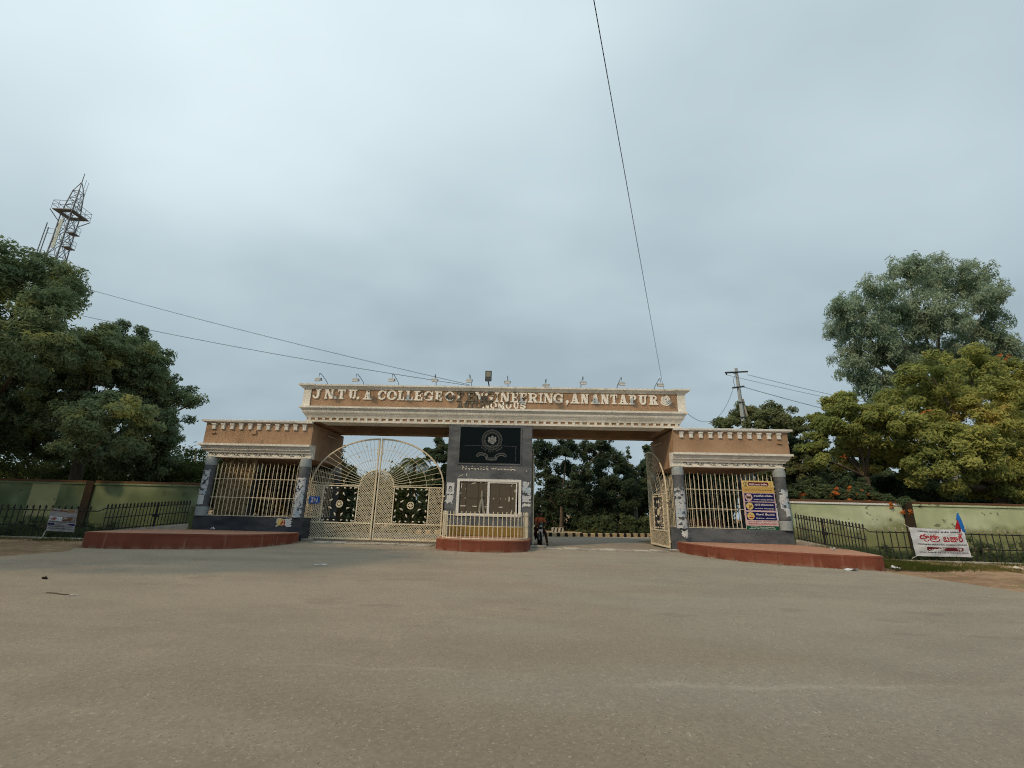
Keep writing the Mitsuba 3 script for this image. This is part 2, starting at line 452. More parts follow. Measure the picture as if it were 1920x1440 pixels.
def glyph(ch, w):
    """slab-serif capital of height 1 and width w"""
    t, h, s = min(0.27, w * 0.33), 0.12, 0.13
    B = sbox
    def stem(x0, tt=t, top=1, bot=1):
        return [B(x0, 0, x0 + tt, 1)] + ([B(x0 - s, 1 - h, x0 + tt + s, 1)] if top else []) + ([B(x0 - s, 0, x0 + tt + s, h)] if bot else [])
    g = []
    if ch == 'I': g = [B(w / 2 - t / 2, 0, w / 2 + t / 2, 1), B(0, 0, w, h), B(0, 1 - h, w, 1)]
    if ch == 'J':
        g = [B(w - t - s, .25, w - s, 1), B(w - t - 2 * s, 1 - h, w, 1), line([(w - s - t / 2, .32)] + arc(w / 2 - .07, .27, w / 2 - s - t / 2 + .07, .17, 0, -150), .2), Point(.14, .26).buffer(.14)]
    if ch == 'N':
        q, e = .15, .07
        g = [B(e, 0, e + q, 1), B(0, 0, 2 * e + q, h * .8), B(0, 1 - h * .8, e + q, 1), B(w - e - q, 0, w - e, 1), B(w - 2 * e - q, 1 - h * .8, w, 1), Polygon([(e, 1), (e + q + .13, 1), (w - e, 0), (w - e - q - .13, 0)])]
    if ch == 'T': g = [B(w / 2 - t / 2, 0, w / 2 + t / 2, 1), B(w / 2 - t / 2 - s, 0, w / 2 + t / 2 + s, h), B(0, 1 - h, w, 1), B(0, .70, .09, 1), B(w - .09, .70, w, 1)]
    if ch == 'U':
        q = .15
        g = [B(s, .3, s + t, 1), B(0, 1 - h, 2 * s + t, 1), B(w - q - s, .3, w - s, 1), B(w - q - 2 * s, 1 - h, w, 1), line(arc(w / 2 + (t - q) / 4, .33, w / 2 - s - (t + q) / 4, .24, 180, 360), .18)]
    if ch == 'A':
        g = [Polygon([(w * .5 - .13, 1), (w * .5 + .13, 1), (w - s, 0), (w - s - t * 1.15, 0)]), Polygon([(w * .5 - .13, 1), (w * .5 + .01, 1), (s + .13, 0), (s, 0)]),
             B(.26, .25, w - .3, .36), B(0, 0, 2 * s + .13, h), B(w - 2 * s - t * 1.15, 0, w, h)]
    if ch in 'CG':
        e = affinity.translate(affinity.scale(Point(0, 0).buffer(1, 24), w / 2, .5).difference(affinity.translate(affinity.scale(Point(0, 0).buffer(1, 24), w / 2 - t * .68, .37), t * .22, 0)), w / 2, .5)
        g = [e.difference(B(w * .62, .34 if ch == 'C' else .42, w + .1, .64)), B(w - .10, .60, w, .97)]
        if ch == 'G': g += [B(w - t - .03, .04, w - .03, .46), B(w * .52, .36, w + .02, .47)]
    if ch == 'O':
        e = affinity.scale(Point(0, 0).buffer(1, 24), w / 2, .5)
        g = [affinity.translate(e.difference(affinity.scale(Point(0, 0).buffer(1, 24), w / 2 - t * .95, .385)), w / 2, .5)]
    if ch in 'LEF':
        g = stem(s) + ([B(s, 0, w, h), B(w - .11, 0, w, .36)] if ch in 'LE' else []) + ([B(s, 1 - h, w, 1), B(w - .11, .68, w, 1), B(s, .45, w - .16, .55), B(w - .24, .36, w - .16, .64)] if ch in 'EF' else [])
    if ch in 'PR':
        bow = affinity.translate(affinity.scale(Point(0, 0).buffer(1, 20), w - s - t - .02 if ch == 'P' else w - s - t - .06, .285), s + t - .04, .715)
        hole = affinity.translate(affinity.scale(Point(0, 0).buffer(1, 20), max(.05, w - s - 2 * t), .17), s + t, .715)
        g = stem(s) + [bow.difference(hole).intersection(B(s + t * .5, 0, w, 1))]
        if ch == 'R': g += [Polygon([(w * .46, .46), (w * .46 + t, .46), (w - .04, 0), (w - .04 - t * 1.1, 0)]), B(w - .14, 0, w, h)]
    if ch == 'M':
        g = [B(s, 0, s + .13, 1), B(w - s - .22, 0, w - s, 1), Polygon([(s * .3, 1), (s + .28, 1), (w / 2 + .1, .1), (w / 2 - .1, .1)]), Polygon([(w - s * .3, 1), (w - s - .22, 1), (w / 2 - .06, .1), (w / 2 + .06, .1)]), B(0, 0, 2 * s + .13, h), B(w - 2 * s - .22, 0, w, h)]
    if ch == 'S':
        g = [line(arc(w / 2, .72, w / 2 - .11, .19, 10, 240) + arc(w / 2, .29, w / 2 - .11, .2, 60, -170), .2, 'round').intersection(B(0, 0, w, 1)), B(w - .1, .66, w, .96), B(0, .04, .1, .34)]
    if ch == '.': g = [Point(w / 2, .13).buffer(.14)]
    if ch == ',': g = [Point(w / 2, .16).buffer(.16), Polygon([(w / 2 + .16, .16), (w / 2, .1), (w / 2 - .12, -.2), (w / 2 - .04, -.22)])]
    return union_all(g)


TEL = json.loads('''{"ద":[46,[[[[2,8],[3,20],[9,27],[11,27],[10,34],[18,36],[20,31],[24,31],[32,41],[38,44],[42,44],[42,37],[37,36],[33,30],[41,23],[44,16],[43,5],[38,0],[28,0],[23,4],[18,0],[8,0],[4,3]],[[10,15],[12,7],[17,7],[19,12],[27,12],[29,7],[34,7],[36,9],[36,16],[31,22],[18,23],[11,18]]]]],"వ":[47,[[[[2,6],[3,14],[9,18],[17,18],[21,16],[30,7],[35,7],[37,9],[37,15],[33,21],[26,24],[11,25],[8,28],[6,34],[14,36],[15,32],[20,30],[28,41],[34,44],[38,44],[38,37],[32,35],[29,30],[39,26],[42,23],[45,17],[44,5],[38,0],[27,0],[23,3],[18,0],[7,0],[4,2]],[[11,7],[16,6],[17,10],[15,12],[11,12],[10,10]]]]],"క":[36,[[[[1,9],[10,10],[14,7],[26,8],[26,11],[24,12],[9,12],[3,16],[2,23],[6,27],[5,34],[13,36],[14,31],[18,30],[28,42],[32,44],[37,43],[37,37],[30,35],[27,30],[33,24],[33,21],[28,21],[27,19],[32,17],[35,13],[35,7],[33,3],[27,0],[10,0],[5,2]],[[11,22],[13,19],[25,20],[24,22],[20,23],[13,23]]]]],"ర":[38,[[[[2,10],[2,19],[7,27],[5,34],[13,36],[15,31],[19,31],[30,43],[33,44],[38,43],[38,37],[31,35],[27,30],[33,24],[35,19],[35,10],[31,3],[25,0],[12,0],[6,3]],[[11,12],[14,7],[23,7],[27,12],[27,18],[22,23],[15,23],[10,18]]]]],"బ":[49,[[[[2,5],[3,13],[17,20],[16,24],[11,24],[10,19],[3,17],[2,25],[9,30],[19,30],[23,28],[25,25],[24,17],[11,11],[10,9],[11,7],[18,7],[21,12],[29,12],[29,9],[31,7],[37,7],[39,9],[38,17],[30,23],[34,30],[39,28],[44,23],[47,16],[46,5],[40,0],[29,0],[25,4],[20,0],[7,0]]]]],"జ":[48,[[[[2,5],[3,13],[17,20],[16,24],[11,24],[10,19],[3,17],[2,25],[6,29],[19,30],[24,27],[25,22],[29,20],[34,20],[35,22],[34,24],[29,24],[28,27],[29,30],[37,30],[42,27],[43,20],[39,15],[45,15],[46,6],[45,3],[41,0],[29,0],[25,4],[19,0],[7,0]],[[11,8],[18,7],[21,12],[29,12],[29,9],[31,7],[36,7],[37,8],[37,13],[21,16],[11,11],[10,9]]]]],"శ":[38,[[[[3,8],[2,16],[7,21],[26,21],[25,24],[13,25],[10,28],[8,34],[16,36],[17,31],[21,30],[33,43],[36,44],[41,43],[41,37],[34,35],[31,32],[31,28],[34,26],[34,21],[32,17],[36,11],[36,5],[33,1],[31,0],[17,1],[14,5],[14,10],[18,14],[18,16],[12,16],[10,14],[10,9],[8,8]],[[23,8],[26,7],[28,8],[28,11],[26,13],[22,11]]]]],"స":[47,[[[[2,5],[2,12],[8,18],[17,18],[21,16],[28,8],[35,7],[37,9],[37,15],[31,22],[28,23],[32,30],[37,28],[42,23],[45,16],[45,8],[43,4],[38,0],[26,0],[22,2],[13,11],[10,10],[10,6],[12,4],[11,1],[4,0]]],[[[8,25],[3,34],[11,36],[12,31],[16,30],[25,41],[31,44],[36,44],[36,37],[29,35],[22,26],[18,24]]]]],"త":[53,[[[[2,11],[2,19],[6,25],[11,27],[20,26],[17,34],[25,36],[27,30],[30,30],[39,41],[45,44],[49,44],[49,37],[44,36],[39,30],[39,29],[45,27],[51,19],[51,11],[47,4],[37,0],[15,0],[8,3]],[[36,16],[41,15],[43,19],[41,21],[37,21],[35,20]],[[17,8],[36,7],[36,9],[31,10],[28,14],[28,20],[31,24],[22,25],[24,21],[24,15],[22,11]],[[10,16],[14,15],[17,16],[17,20],[12,21],[9,18]]]]],"య":[80,[[[[2,10],[2,19],[7,27],[13,30],[24,30],[29,28],[33,24],[35,19],[35,11],[40,7],[46,7],[48,10],[48,15],[46,19],[42,23],[33,26],[29,34],[37,36],[38,32],[42,30],[51,41],[57,44],[61,44],[61,37],[56,36],[49,27],[55,19],[56,11],[62,7],[67,7],[69,9],[68,17],[60,23],[64,30],[68,29],[74,24],[78,16],[78,8],[76,4],[71,0],[59,0],[54,3],[49,0],[38,0],[32,4],[25,0],[12,0],[6,3]],[[11,12],[14,7],[23,7],[27,12],[27,18],[22,23],[15,23],[10,18]]]]],"గ":[37,[[[[2,10],[3,22],[9,27],[7,34],[15,35],[17,31],[21,31],[29,41],[33,43],[39,43],[39,36],[33,35],[29,31],[29,27],[33,24],[35,19],[35,9],[31,-1],[23,2],[27,10],[27,16],[26,20],[22,23],[14,22],[11,17],[11,10],[15,2],[6,0]]]]],"మ":[68,[[[[2,6],[3,14],[9,18],[17,18],[21,16],[30,7],[35,7],[37,9],[37,15],[33,21],[26,24],[11,25],[6,32],[6,34],[14,36],[15,32],[20,30],[28,41],[34,44],[38,44],[38,37],[32,35],[29,30],[39,26],[42,23],[45,17],[45,11],[48,8],[55,7],[58,9],[57,17],[49,23],[53,30],[58,28],[63,23],[66,16],[65,5],[59,0],[48,0],[43,3],[38,0],[27,0],[23,3],[18,0],[7,0],[4,2]],[[11,7],[16,6],[17,10],[15,12],[11,12],[10,10]]]]],"చ":[50,[[[[1,14],[1,21],[18,21],[18,15],[12,12],[13,7],[19,7],[22,12],[30,12],[32,7],[38,7],[40,10],[40,15],[38,19],[29,24],[19,25],[15,30],[15,34],[23,36],[24,31],[28,30],[38,42],[42,44],[47,44],[47,37],[40,35],[37,30],[44,24],[48,16],[47,5],[43,1],[31,0],[26,4],[21,0],[9,0],[4,5],[5,14]]]]],"ప":[47,[[[[2,6],[3,14],[9,18],[17,18],[21,16],[28,8],[35,7],[37,9],[37,15],[30,23],[28,23],[32,30],[37,28],[42,23],[45,16],[44,5],[38,0],[27,0],[23,3],[18,0],[7,0],[4,2]],[[11,7],[16,6],[17,10],[15,12],[11,12],[10,10]]],[[[8,25],[3,34],[11,36],[12,32],[17,30],[24,40],[28,43],[35,44],[35,37],[29,35],[22,26],[18,24]]]]],"డ":[49,[[[[2,8],[3,20],[9,27],[13,28],[12,34],[20,36],[21,31],[26,31],[35,42],[39,44],[44,44],[44,37],[39,36],[34,31],[34,29],[43,27],[40,20],[29,23],[19,23],[14,21],[10,15],[10,9],[12,7],[16,7],[19,13],[26,13],[29,10],[32,17],[41,18],[47,12],[47,6],[43,1],[29,0],[23,4],[18,0],[8,0],[4,3]],[[35,8],[39,7],[40,11],[36,12]]]]],"భ":[49,[[[[2,5],[3,13],[17,20],[16,24],[11,24],[10,19],[3,18],[2,25],[6,29],[19,30],[22,29],[21,34],[28,36],[30,35],[30,32],[34,30],[44,42],[48,44],[53,43],[53,37],[46,35],[40,28],[47,16],[46,5],[42,1],[29,0],[29,-8],[21,-8],[21,1],[7,0]],[[11,8],[18,7],[21,12],[29,12],[32,7],[37,7],[39,9],[39,15],[34,22],[25,25],[24,17],[11,11],[10,9]],[[25,4],[23,1],[27,2]]]]],"న":[47,[[[[2,5],[2,12],[8,18],[17,18],[30,7],[35,7],[37,9],[37,15],[34,20],[26,24],[11,25],[7,29],[6,34],[14,36],[15,31],[19,30],[28,41],[34,44],[39,44],[39,37],[32,35],[29,31],[39,26],[42,23],[45,17],[45,8],[43,4],[38,0],[26,0],[21,3],[13,11],[10,10],[10,6],[12,4],[11,1],[4,0]]]]],"ట":[50,[[[[2,9],[3,22],[8,28],[12,29],[12,38],[19,38],[19,30],[25,26],[26,18],[24,15],[20,13],[10,14],[11,8],[19,7],[22,13],[29,13],[32,7],[38,7],[40,9],[40,15],[33,23],[31,23],[35,30],[45,23],[48,16],[47,5],[41,0],[30,0],[26,3],[20,0],[9,0],[4,4]],[[12,20],[17,19],[19,20],[19,23],[13,24],[11,22]]]]],"అ":[55,[[[[2,13],[3,24],[10,30],[20,30],[23,28],[25,25],[25,17],[30,17],[29,25],[32,29],[35,30],[47,29],[53,21],[53,13],[51,8],[47,4],[37,0],[13,1],[4,8]],[[12,12],[14,9],[19,7],[36,7],[43,10],[45,14],[45,20],[42,23],[36,22],[36,18],[40,16],[40,11],[24,11],[23,15]],[[11,20],[16,19],[18,20],[18,23],[13,24],[11,23]]]]],"ల":[46,[[[[2,12],[2,21],[4,25],[11,30],[19,30],[25,24],[25,18],[23,15],[19,13],[11,13],[13,9],[17,7],[30,7],[35,10],[36,17],[32,22],[29,23],[33,30],[41,25],[44,19],[43,8],[40,4],[32,0],[12,1],[5,6]],[[11,20],[16,19],[17,23],[13,24],[11,23]]]]],"ఠ":[38,[[[[2,10],[2,19],[7,27],[5,34],[14,36],[15,31],[20,31],[30,43],[33,44],[38,43],[38,37],[31,35],[27,30],[33,24],[35,19],[35,10],[31,3],[25,0],[12,0],[6,3]],[[11,12],[14,7],[23,7],[27,12],[27,18],[22,23],[15,23],[10,18]]],[[[15,13],[15,17],[17,19],[21,19],[23,17],[23,13],[21,11],[17,11]]]]],"ణ":[53,[[[[2,5],[2,10],[6,15],[2,19],[2,25],[6,29],[20,30],[28,26],[33,30],[43,30],[50,23],[51,9],[49,4],[44,0],[33,0],[28,5],[28,12],[30,15],[34,17],[43,16],[42,21],[38,23],[33,22],[32,19],[23,19],[19,23],[13,23],[11,22],[11,19],[13,18],[20,18],[20,12],[13,12],[11,11],[11,8],[17,7],[20,9],[23,9],[26,6],[24,2],[20,0],[7,0]],[[36,7],[41,6],[42,10],[36,11],[35,9]]]]],"హ":[68,[[[[2,6],[3,14],[9,18],[17,18],[21,16],[28,8],[35,7],[37,9],[37,15],[31,22],[28,23],[32,30],[60,30],[64,28],[67,23],[66,15],[61,11],[54,11],[50,13],[48,17],[48,23],[42,23],[45,16],[45,8],[44,5],[38,0],[27,0],[23,3],[18,0],[7,0],[4,2]],[[54,23],[56,17],[60,17],[61,21],[59,23]],[[11,7],[16,6],[17,10],[15,12],[11,12],[10,10]]],[[[8,25],[3,34],[11,36],[12,32],[16,30],[19,32],[25,41],[31,44],[35,44],[35,37],[29,35],[20,25],[17,24]]]]],"ం":[33,[[[[3,6],[2,17],[4,21],[11,26],[22,26],[28,22],[31,17],[30,6],[23,0],[10,0]],[[11,10],[13,7],[20,7],[23,10],[23,15],[21,18],[14,19],[10,15]]]]],"ూ":[42,[[[[-8,6],[-4,11],[-2,11],[3,7],[8,7],[10,9],[9,17],[2,22],[2,25],[5,30],[34,30],[40,26],[41,17],[35,11],[28,11],[24,13],[22,17],[22,23],[15,23],[18,16],[18,8],[16,4],[11,0],[0,0]],[[28,23],[30,17],[34,17],[35,21],[33,23]]]]],"ు":[21,[[[[-7,6],[-3,12],[3,7],[9,7],[11,9],[10,17],[2,23],[6,30],[10,29],[16,23],[19,17],[19,8],[17,4],[12,0],[1,0]]]]],"ె":[0,[[[[-35,35],[-35,42],[-8,42],[-1,38],[0,29],[-3,25],[-7,23],[-16,23],[-16,30],[-9,30],[-8,34],[-11,35]]]]],"ో":[20,[[[[-29,30],[-29,37],[-23,43],[-14,43],[-9,39],[-5,43],[2,43],[2,47],[7,51],[15,51],[21,47],[21,45],[11,46],[9,45],[9,43],[16,41],[19,36],[19,29],[13,23],[4,24],[0,29],[0,36],[-5,35],[-6,31],[-13,31],[-14,35],[-20,36],[-22,31],[-20,29],[-16,29],[-16,23],[-24,24],[-27,26]],[[6,32],[8,29],[12,29],[13,34],[11,36],[7,36]]]]],"ే":[0,[[[[-35,35],[-35,42],[-17,42],[-16,48],[-11,51],[-3,51],[2,47],[2,45],[0,44],[-4,44],[-6,46],[-10,45],[-10,42],[-3,40],[0,36],[-1,27],[-7,23],[-16,23],[-16,30],[-9,30],[-8,31],[-8,34],[-10,35]]]]],"ళ":[43,[[[[2,16],[2,21],[6,26],[17,27],[15,34],[23,36],[24,31],[28,30],[38,42],[42,44],[47,43],[47,37],[40,35],[36,30],[41,23],[41,16],[36,10],[33,9],[33,4],[31,1],[29,0],[14,1],[12,4],[12,9],[6,11]],[[22,16],[31,16],[33,18],[32,23],[22,24]],[[20,8],[19,6],[26,6],[24,9]],[[11,17],[15,16],[16,20],[11,21],[10,19]]]]],"్":[0,[[[[-23,41],[-23,47],[-19,51],[8,52],[8,45],[-13,45],[-15,44],[-14,40],[-2,40],[-2,34],[-13,34],[-15,33],[-14,30],[-9,30],[-9,23],[-16,23],[-21,26],[-22,34],[-20,37]]]]],"ా":[17,[[[[-33,23],[-33,30],[9,30],[15,26],[16,17],[10,11],[3,11],[-1,13],[-3,16],[-3,23]],[[4,23],[3,19],[5,17],[10,18],[10,21],[8,23]]]]],"ి":[0,[[[[-26,36],[-26,41],[-23,45],[-13,46],[-6,41],[-5,32],[-7,28],[-10,26],[-22,25],[-25,26],[-24,31],[-15,30],[-12,33],[-21,32]],[[-20,39],[-14,37],[-13,40],[-14,41],[-19,41]]]]],"ీ":[0,[[[[-26,37],[-25,48],[-22,51],[-11,52],[-5,48],[-5,46],[-16,47],[-17,46],[-8,43],[-5,38],[-5,32],[-8,27],[-13,25],[-25,26],[-24,31],[-14,30],[-11,33],[-21,33],[-24,34]],[[-19,38],[-15,37],[-14,39],[-14,40],[-18,40]]]]]}''')
DEV = json.loads('''{"य":[23,[[[[0,22],[0,25],[24,25],[24,22],[20,22],[20,0],[16,0],[16,6],[8,5],[4,7],[2,14],[6,16],[6,21]],[[6,11],[9,8],[16,10],[16,22],[9,22],[10,17]]]]],"ग":[23,[[[[0,22],[0,25],[23,25],[23,22],[19,22],[19,0],[16,0],[16,22],[8,22],[8,8],[5,7],[2,10],[2,14],[5,14],[5,22]]]]],"क":[30,[[[[0,22],[0,25],[31,25],[31,22],[18,22],[18,15],[25,16],[28,14],[29,8],[27,2],[23,3],[25,7],[24,13],[18,11],[18,0],[15,0],[15,6],[4,6],[2,9],[2,15],[7,19],[13,19],[13,16],[7,16],[5,14],[5,11],[7,8],[14,9],[15,22]]]]],"र":[16,[[[[0,22],[0,25],[17,25],[17,22],[13,22],[12,13],[7,10],[15,3],[15,0],[11,1],[2,11],[2,16],[8,15],[10,16],[10,22]]]]],"म":[24,[[[[0,22],[0,25],[24,25],[24,22],[20,22],[20,0],[17,0],[17,10],[8,10],[7,6],[2,9],[2,13],[5,13],[5,22]],[[9,22],[8,13],[17,13],[17,22]]]]],"स":[27,[[[[0,22],[0,25],[28,25],[28,22],[23,22],[23,0],[20,0],[20,10],[7,11],[7,9],[15,2],[12,0],[2,11],[3,16],[8,15],[9,21]],[[12,21],[11,13],[20,13],[20,22]]]]],"श":[27,[[[[17,22],[17,25],[28,25],[28,22],[24,22],[24,0],[20,0],[20,21]]],[[[2,8],[3,12],[9,11],[10,13],[3,17],[3,23],[5,25],[13,24],[15,21],[15,13],[11,8],[16,1],[13,0],[8,7]],[[7,18],[12,17],[12,20],[10,22],[6,22]],[[10,16],[12,14],[12,16]]]]],"ल":[27,[[[[0,22],[0,25],[28,25],[28,22],[24,22],[24,0],[20,0],[20,14],[16,13],[15,9],[11,9],[12,12],[11,14],[6,14],[5,9],[12,2],[11,0],[9,0],[2,8],[2,14],[4,16],[11,17],[15,15],[20,17],[20,22]]]]]}''')


def script_text(s, x, z, h, table=TEL, unit=44.0, width=None):
    """text from outlined glyphs in (x, z); h: body height; squeezed to width"""
    out, pen = [], 0.0
    for ch in s:
        if ch == ' ':
            pen += 18
            continue
        adv, ps = table.get(ch, [20, []])
        for p_ in ps:
            q = Polygon(p_[0], p_[1:])
            out.append(affinity.translate(q if q.is_valid else q.buffer(0), pen, 0))
        pen += adv
    g = union_all(out)
    k = h / unit
    kx = k if width is None else width / pen
    return affinity.affine_transform(g, [kx, 0, 0, k, x, z])


def latin(text, height, bold=False):
    return meshkit.text_mesh(text, height, 0.004, bold)


def upright(m, x, y, z, yaw=0.0):
    """lettering laid in xy to stand in xz facing -y"""
    m = m.copy()
    m.apply_transform(trimesh.transformations.rotation_matrix(math.pi / 2, [1, 0, 0]))
    if yaw:
        m.apply_transform(trimesh.transformations.rotation_matrix(yaw, [0, 0, 1]))
    m.apply_translation([x, y, z])
    return m


# ================================================================ THE SETTING
def sheet(x0, x1, y0, y1, nx, ny, zf):
    xs, ys = np.linspace(x0, x1, nx), np.linspace(y0, y1, ny)
    X, Y = np.meshgrid(xs, ys, indexing='ij')
    v = np.stack([X, Y, zf(X, Y)], -1).reshape(-1, 3)
    i, j = np.meshgrid(np.arange(nx - 1), np.arange(ny - 1), indexing='ij')
    q = np.stack([i * ny + j, (i + 1) * ny + j, (i + 1) * ny + j + 1, i * ny + j + 1], -1).reshape(-1, 4)
    return (v, q)


_g = box(-900, 900, -300, 1500, -0.5, -0.03)
struct('ground', _g, 'dirt')
road_poly = Polygon([(-70, -14), (70, -14), (70, 8.2), (20, 8.8), (15.2, 9.8), (13.4, 11.0), (12.55, 12.6), (12.5, 14.4), (12.25, 16.1), (12.1, 17.6), (9, 20), (7.7, 23), (7.45, 26), (7.6, 33),
                     (13.5, 36.5), (13.2, 41), (10.6, 40.15), (1.35, 35.95), (-13, 35.2), (-13, 33), (-11.5, 29), (-11.5, 24), (-11.2, 20), (-15, 17.8), (-16.6, 17.2), (-15.7, 16.2), (-15.6, 14.4),
                     (-16.8, 12.4), (-20, 10.6), (-70, 10.0)])
_rp = road_poly.buffer(0.25).buffer(-0.25)
_e = np.array(_rp.segmentize(0.6).exterior.coords)[:-1]
_e = _e + 0.12 * (meshkit.fbm(np.c_[_e * 0.9, _e[:, :1] * 0], 3, 5)[:, None] - 0.5)
_rp = Polygon(_e).buffer(0)
struct('road', flat(_rp, -0.025, 0.0), 'road_paint')


def verge(x0, x1, y0, y1, seed, hmax, edge):
    def zf(X, Y):
        n = meshkit.fbm(np.stack([X * 0.8, Y * 0.8, X * 0], -1), 4, seed)
        t = edge(X, Y)
        return -0.035 + np.clip(t, 0, 1) * (0.03 + hmax * n)
    return sheet(x0, x1, y0, y1, 90, 60, zf)


struct('verge', verge(12.0, 60, 9, 23.9, 3, 0.16, lambda X, Y: np.clip(1.25 * np.minimum((X - 12.6) / 2.6, (Y - 9.5) / 3.5) - 0.15, 0, 1)), 'dirt', smooth=True)
struct('verge', verge(-60, -15.6, 11, 23.9, 8, 0.12, lambda X, Y: np.clip(1.25 * np.minimum((-15.9 - X) / 2.2, (Y - 12.3) / 3.0) - 0.15, 0, 1)), 'dirt', smooth=True)

# ================================================================ THE GATEWAY
gw = thing('entrance_gateway', 'wide terracotta and cream entrance gateway with white slab-serif lettering and grey stone central pier', 'gateway')
YF = 24.0
terr = [box(-12.0, 8.0, YF, YF + 0.95, 6.20, 8.04), box(-12.0, 8.0, 27.5, 28.2, 6.12, 8.04), box(-12.0, -11.3, YF + 0.95, 27.5, 6.20, 8.04), box(7.3, 8.0, YF + 0.95, 27.5, 6.20, 8.04),
        box(-11.3, 7.3, YF + 0.95, 27.5, 7.5, 7.75)]
part(gw, 'beam', cat(*terr), 'terracotta')
part(gw, 'cornice', rings(-12.0, 8.0, YF, 28.2, [(0.0, 6.14), (0.12, 6.14), (0.12, 6.24), (0.03, 6.245), (0.03, 6.37), (0.10, 6.38), (0.11, 6.43), (0.15, 6.50), (0.20, 6.56), (0.20, 6.585), (0.235, 6.60), (0.27, 6.655),
                                                         (0.285, 6.72), (0.275, 6.745), (0.30, 6.76), (0.32, 6.80), (0.37, 6.845), (0.37, 6.86), (0.42, 6.865), (0.42, 6.965), (0.02, 7.0)], cap=False), 'cream')
part(gw, 'soffit', box(-11.3, 7.3, YF - 0.02, YF + 0.94, 6.142, 6.199), 'cream')
# the dentil band shows the terracotta colour between the blocks
part(gw, 'band', rings(-12.0, 8.0, YF, 28.2, [(0.0, 6.246), (0.038, 6.246), (0.038, 6.369), (0.0, 6.369)], cap=False), 'terracotta')
dent = P(box(-0.075, 0.075, -0.052, 0.03, 0.0, 0.118, 0.008), 'cream')
for i in range(52):
    part(gw, 'dentil', dent, tw=T().translate([-11.88 + i * 0.3875, YF - 0.05, 6.248]))
for j in range(10):
    part(gw, 'dentil', dent, tw=T().translate([-12.05, 24.35 + j * 0.3875, 6.248]).rotate([0, 0, 1], -90))
    part(gw, 'dentil', dent, tw=T().translate([8.05, 24.35 + j * 0.3875, 6.248]).rotate([0, 0, 1], 90))
part(gw, 'coping', rings(-12.0, 8.0, YF, 28.2, [(0.0, 8.0), (0.05, 8.01), (0.09, 8.05), (0.09, 8.08), (0.15, 8.11), (0.17, 8.15), (0.23, 8.155), (0.23, 8.245), (0.0, 8.27)]), 'cream')
for xa, xb in ((-12.44, -12.03), (8.03, 8.44)):
    part(gw, 'pilaster', cat(box(xa, xb, YF - 0.06, YF + 0.5, 7.0, 8.0), rings(xa, xb, YF - 0.06, YF + 0.5, [(0, 8.0), (0.06, 8.02), (0.10, 8.06), (0.10, 8.085), (0.18, 8.12), (0.19, 8.158), (0.245, 8.163), (0.245, 8.253), (0, 8.275)])), 'cream')
LET = [('J', -11.9, -11.48), ('.', -11.43, -11.3), ('N', -11.25, -10.75), ('.', -10.71, -10.57), ('T', -10.52, -10.1), ('.', -10.12, -9.99), ('U', -9.93, -9.45), ('.', -9.45, -9.28), ('A', -9.08, -8.61), ('.', -8.52, -8.39), ('C', -8.28, -7.82), ('O', -7.76, -7.22), ('L', -7.17, -6.8), ('L', -6.73, -6.33), ('E', -6.26, -5.79), ('G', -5.72, -5.22), ('E', -5.13, -4.73), ('O', -4.56, -4.02), ('F', -3.92, -3.56), ('E', -3.39, -2.95), ('N', -2.9, -2.43), ('G', -2.38, -1.9), ('I', -1.82, -1.58), ('N', -1.51, -1.02), ('E', -0.95, -0.54), ('E', -0.49, -0.08), ('R', -0.01, 0.53), ('I', 0.57, 0.82), ('N', 0.86, 1.35), ('G', 1.37, 1.88), (',', 2.02, 2.21), ('A', 2.29, 2.79), ('N', 2.86, 3.27), ('A', 3.39, 3.89), ('N', 3.94, 4.37), ('T', 4.46, 4.82), ('A', 4.89, 5.39), ('P', 5.44, 5.87), ('U', 5.94, 6.42), ('R', 6.51, 6.99)]
AUT = [('A', -3.87, -3.55), ('U', -3.53, -3.23), ('T', -3.2, -2.92), ('O', -2.9, -2.51), ('N', -2.47, -2.1), ('O', -2.05, -1.69), ('M', -1.65, -1.25), ('O', -1.21, -0.89), ('U', -0.82, -0.48), ('S', -0.43, -0.12)]
for ch, xa, xb in LET:
    h = 0.53
    g = affinity.affine_transform(glyph(ch, (xb - xa) / h), [h, 0, 0, h, xa, 0])
    zz = 7.455 - (xa + 12) * 0.0032
    d = 0.085 if ch not in '.' or xa in (-10.71, -9.45) else 0.02
    part(gw, 'letter', face(g, YF + 0.004, d), 'letter_white' if d > 0.03 else 'terracotta', tw=T().translate([0, 0, zz]))
for ch, xa, xb in AUT:
    h = 0.34
    g = affinity.affine_transform(glyph(ch, (xb - xa) / h), [h, 0, 0, h, xa, 0])
    part(gw, 'letter', face(g, YF + 0.004, 0.075), 'letter_white', tw=T().translate([0, 0, 7.06]))
# round crest at the end of the name
part(gw, 'crest', cat(face(Point(7.42, 7.70).buffer(0.24, 24), YF + 0.004, 0.04), face(Point(7.42, 7.70).buffer(0.19).difference(Point(7.42, 7.70).buffer(0.165)), YF - 0.03, 0.02),
                      face(Point(7.42, 7.70).buffer(0.11).difference(Point(7.42, 7.70).buffer(0.09)), YF - 0.03, 0.02), face(LineString(arc(7.42, 7.70, 0.30, 0.30, 205, 335)).buffer(0.035), YF + 0.004, 0.04)), 'letter_white', label='round pale crest disc with a ribbon at the end of the lettering')
part(gw, 'crest_ring', face(union_all([Point(7.42, 7.70).buffer(0.165).difference(Point(7.42, 7.70).buffer(0.145)), Point(7.42, 7.71).buffer(0.045)]), YF - 0.032, 0.012), 'cap_grey')

